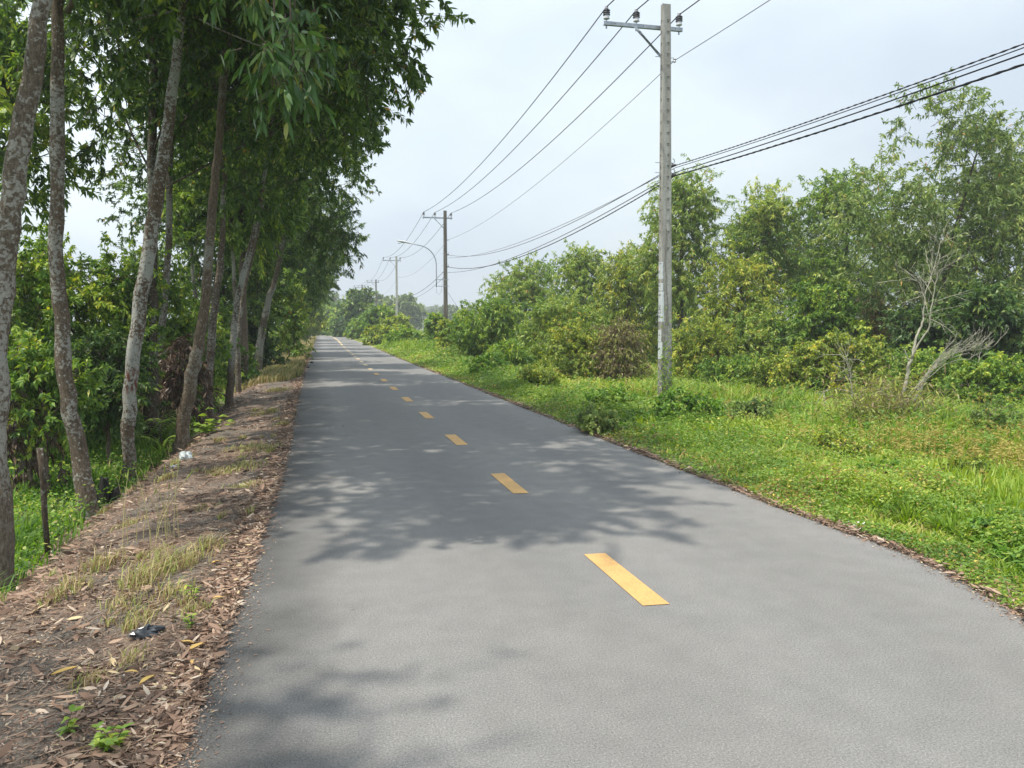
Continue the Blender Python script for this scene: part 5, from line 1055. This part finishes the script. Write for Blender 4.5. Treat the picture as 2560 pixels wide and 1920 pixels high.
# charred stump, stick post
p = on_z(262, 1262, -.42); p[2] = float(H(p[0], p[1])) - .03; rng = np.random.RandomState(2); mb = MB()
for (x, y, h, r) in ((0, 0, .40, .055), (.10, .05, .22, .07), (-.08, .03, .20, .06), (.17, -.02, .16, .05)):
    n = 9; V = []; 
    for k, z in enumerate((0, h * .5, h)):
        for j in range(n): a = 2 * pi * j / n; rr_ = r * (1.25 - .35 * k / 2) * (1 + .2 * rng.normal()); V.append((x + rr_ * cos(a), y + rr_ * sin(a), z + (rng.uniform(-.06, .05) if k == 2 else 0)))
    mb.add(V, [(i * n + j, i * n + (j + 1) % n, (i + 1) * n + (j + 1) % n, (i + 1) * n + j) for i in range(2) for j in range(n)] + [tuple(2 * n + j for j in range(n))])
tag(mb.build('tree_stump', M['char']), label='charred black stump at the foot of the spotted trunk', cat='stump').location = p
q = np.array([at_d(x, y, 6.7) for x, y in ((120, 1385), (112, 1290), (108, 1200), (100, 1120))]); q0 = q[0].copy(); q0[2] = float(H(q0[0], q0[1])) - .02; q[0] = q0
mb = MB(); mb.tube(q - q0, [.022, .024, .026, .03], 8); o = mb.build('wooden_stake', M['bark_d'], smooth=True, label='short crooked wooden stake in the grass between the two nearest trunks', cat='stake'); o.location = q0
# crumpled bags and litter
def crumple(name, label, cat, px, py, size, mat, seed, zg=-.1, flat=.6):
    rng = np.random.RandomState(seed); p = on_z(px, py, zg); p[2] = float(H(p[0], p[1])) + size[2] * .3; nu, nv = 18, 11; V = []
    for i in range(nv):
        th = pi * i / (nv - 1)
        for j in range(nu):
            ph = 2 * pi * j / nu; r = 1 + .22 * sin(3 * ph + seed) * sin(2 * th) + rng.normal(0, .13); V.append((size[0] * r * sin(th) * cos(ph), size[1] * r * sin(th) * sin(ph), max(-size[2] * .4, size[2] * r * cos(th))))
    Fc = [(i * nu + j, i * nu + (j + 1) % nu, (i + 1) * nu + (j + 1) % nu, (i + 1) * nu + j) for i in range(nv - 1) for j in range(nu)]
    mb = MB(); mb.add(V, Fc); o = mb.build(name, mat, label=label, cat=cat); o.location = p; o.rotation_euler = (0, 0, rng.uniform(0, 3)); return o
M['bagw'] = simple('white_plastic', (.46, .50, .50), .25, 0, .12, 12, spec=.6); M['bagk'] = simple('black_plastic', (.03, .035, .042), .3, 0, .5, 30, spec=.6)
crumple('plastic_bag', 'crumpled whitish plastic bag lying on leaves at the foot of the ridged trunk', 'bag', 464, 1160, (.095, .07, .075), M['bagw'], 1, -.15)
crumple('plastic_scrap', 'flat white plastic scrap left of the crumpled whitish bag', 'litter', 437, 1172, (.09, .035, .012), M['bagw'], 2, -.15)
crumple('plastic_bag', 'torn black plastic bag among brown leaves in the lower left', 'bag', 372, 1600, (.085, .05, .035), M['bagk'], 3, -.08)
crumple('foam_scrap', 'white foam scrap half hidden in weeds near the right road edge', 'litter', 2140, 1296, (.10, .07, .03), simple('foam', (.75, .76, .72), .8), 4, .05)
crumple('foam_scrap', 'small cream foam scrap on the dry tuft by the left road edge', 'litter', 607, 1218, (.05, .03, .02), simple('foam_cream', (.72, .66, .45), .8), 5, -.05)
crumple('debris_piece', 'small black piece of debris at the left road edge in the distance', 'debris', 780, 908, (.09, .08, .09), M['char'], 6, .0)
p = on_z(487, 1717, 0); mb = MB(); mb.tube([(-.012, .01, .006), (.014, -.012, .006)], .004, 8); o = mb.build('cigarette_butt', M['bagw'], label='white cigarette butt on the edge of the asphalt', cat='cigarette butt'); o.location = (p[0] + .02, p[1], .0)
mb = MB(); a = on_z(655, 1125, -.04); bq = on_z(722, 1121, .02); mb.tube([a + [0, 0, .02], (a + bq) / 2 + [0, 0, .03], bq + [0, 0, .01]], [.012, .012, .008], 6); mb.tube([(a + bq) / 2 + [0, 0, .03], a * .2 + bq * .8 + [.0, .12, .02]], [.007, .004], 5)
mb.build('fallen_branch', M['branch'], label='short forked dead branch reaching from the litter onto the asphalt', cat='branch')
# conspicuous yellow fallen leaves
yl = [(162, 1688, .115, .6, 'long yellow leaf alone on bare soil, farthest left of the yellow leaves'), (470, 1640, .075, 2.6, 'curled bright yellow leaf close to the road edge beside the tiny weed'), (492, 1655, .10, .9, 'orange-yellow leaf just below the curled bright yellow one'),
      (330, 1710, .06, 2.9, 'small yellow leaf above the long ochre leaf'), (370, 1738, .09, 1.0, 'long ochre leaf pointing down towards the lower left'), (483, 1692, .05, 1.6, 'short yellow leaf standing by the cigarette butt'),
      (545, 1525, .06, .1, 'pale yellow leaf on the litter beside the dark asphalt edge'), (540, 1430, .075, .8, 'pale yellow leaf under the dry tufts, highest up the shoulder'), (498, 1735, .028, 1.0, 'tiny round yellow leaf at the asphalt edge')]
for i, (px, py, l, a, lab) in enumerate(yl):
    p = on_z(px, py, -.07); p[2] = float(H(p[0], p[1])) + .018; rng = np.random.RandomState(i)
    n = 9; V = []; w = l * (.16 if l > .03 else .35)
    for k in range(n):
        t = k / (n - 1); ww = w * sin(pi * min(1, t * .95 + .03)) ** .8; z = .012 * sin(pi * t) + .35 * l * (t - .5) ** 2
        for s in (-1, 0, 1): V.append((l * (t - .5), s * ww + .06 * l * sin(2.5 * t), z + abs(s) * w * .45))
    mb = MB(); mb.add(V, [(k * 3 + s, k * 3 + s + 1, k * 3 + s + 4, k * 3 + s + 3) for k in range(n - 1) for s in (0, 1)], tint=rng.uniform(0, 1)); o = mb.build('fallen_leaf', M['yellowleaf'], smooth=True, label=lab, cat='leaf', group='yellow fallen leaves on the left shoulder'); o.location = p; o.rotation_euler = (0, 0, a)
# tall grass stalks on the shoulder
rng = np.random.RandomState(8)
sr = empty('seeding_grass', on_z(385, 1400, -.2), label='clump of tall straw-coloured grass stalks with narrow seed heads on the left shoulder', cat='grass clump'); b0_ = np.array(sr.location); b0_[2] = float(H(b0_[0], b0_[1])); sr.location = b0_; mb = MB(); hs = MB()
for i in range(16):
    x, y = rng.normal(0, .13, 2); h = rng.uniform(.3, .75); l = rng.normal(0, .12, 2); q = [np.array([x + l[0] * t * t, y + l[1] * t * t, h * t]) for t in np.linspace(0, 1, 6)]; mb.tube(q, np.linspace(.0028, .0014, 6), 4, tint=.6)
    if i % 2: hs.tube([q[-2] * .3 + q[-1] * .7, q[-1], q[-1] + (q[-1] - q[-2]) * .4], [.002, .006, .001], 5, tint=.8)
mb.build('stalks', M['drygrass'], sr); hs.build('seed_heads', M['drygrass'], sr)

# hanging spray of big leaves close to the camera (a low branch of the spotted tree) and the tree outside the frame
rng = np.random.RandomState(6)
sc0 = at_d(700, -150, 5.6); spr = None
lob = []
for px, py, Z in ((640, -40, 5.6), (700, 40, 5.2), (760, 60, 5.4), (670, 120, 5.0), (730, 150, 5.2), (700, 200, 5.1), (790, 120, 5.6)):
    p = at_d(px, py, Z) - sc0; lob.append((p[0], p[1], p[2], .12, .14, .10))
(V, lp, sx, tt, mi), C = crown_data(rng, lob, 30, 3, 6, .12, .032, .17, 1.0, True, -.3, .9)
# it belongs to the spotted tree: a limb of it reaching over the shoulder
bw = np.array(B_.location); V = V + (sc0 - bw)
s = link('low_spray', mesh_np('low_spray', V, lp, sx, np.clip(tt + .05, 0, 1), midx=mi), [M['spray'], M['branch']], B_, label='lowest drooping spray of large leaves')
mb = MB(); top = sc0 - bw + np.array([0, 0, .5]); trk = np.array([.0, 0, 5.3]); mb.tube([trk, trk * .5 + top * .5 + [0, 0, .9], top], [.03, .02, .012], 6)
for c in C[::7]: mb.tube([top, (top + c + sc0 - bw) / 2 + [0, 0, .15], c + sc0 - bw], [.012, .008, .004], 4)
mb.build('limb', M['branch'], B_, smooth=True)
# nearer tree, left of and behind the frame: only its shade and highest leaves are seen
bpos = np.array([-3.4, .6, float(H(-3.4, .6))])
tree('acacia_tree', 'tree beside the photographer, left of the frame, thin crown dappling the near asphalt', 'tree', bpos, [(0, 0, 0, .10), (.1, 0, 3, .09), (.2, 0, 5, .06), (.2, 0, 6.6, .03)], [(-.5, 1.3, 7.4, 1.3, 1.7, .8), (-1.2, .6, 8.2, 1.2, 1.5, .7)], M['acacia'], M['bark_b'], 51, group=GA, ncl=70, ntw=5, nlf=13, L=.13, Wd=.036, nsec=10)

# ------------------------------------------------------------------ haze
HZ = dict(x0=-700, x1=700, y0=-70, y1=1100)
mb = MB(); mb.box(((HZ['x0'] + HZ['x1']) / 2, (HZ['y0'] + HZ['y1']) / 2, 17.5), (HZ['x1'] - HZ['x0'], HZ['y1'] - HZ['y0'], 38.5))
m, t = newmat('haze'); b = NB(t); pv = b.n('ShaderNodeVolumePrincipled', {'Color': (.90, .94, .98, 1), 'Density': .0012, 'Anisotropy': .2})
o = t.nodes.new('ShaderNodeOutputMaterial'); t.links.new(pv.outputs[0], o.inputs['Volume'])
mb.build('haze', m, kind='stuff', label='thin pale haze softening the distance', cat='haze')
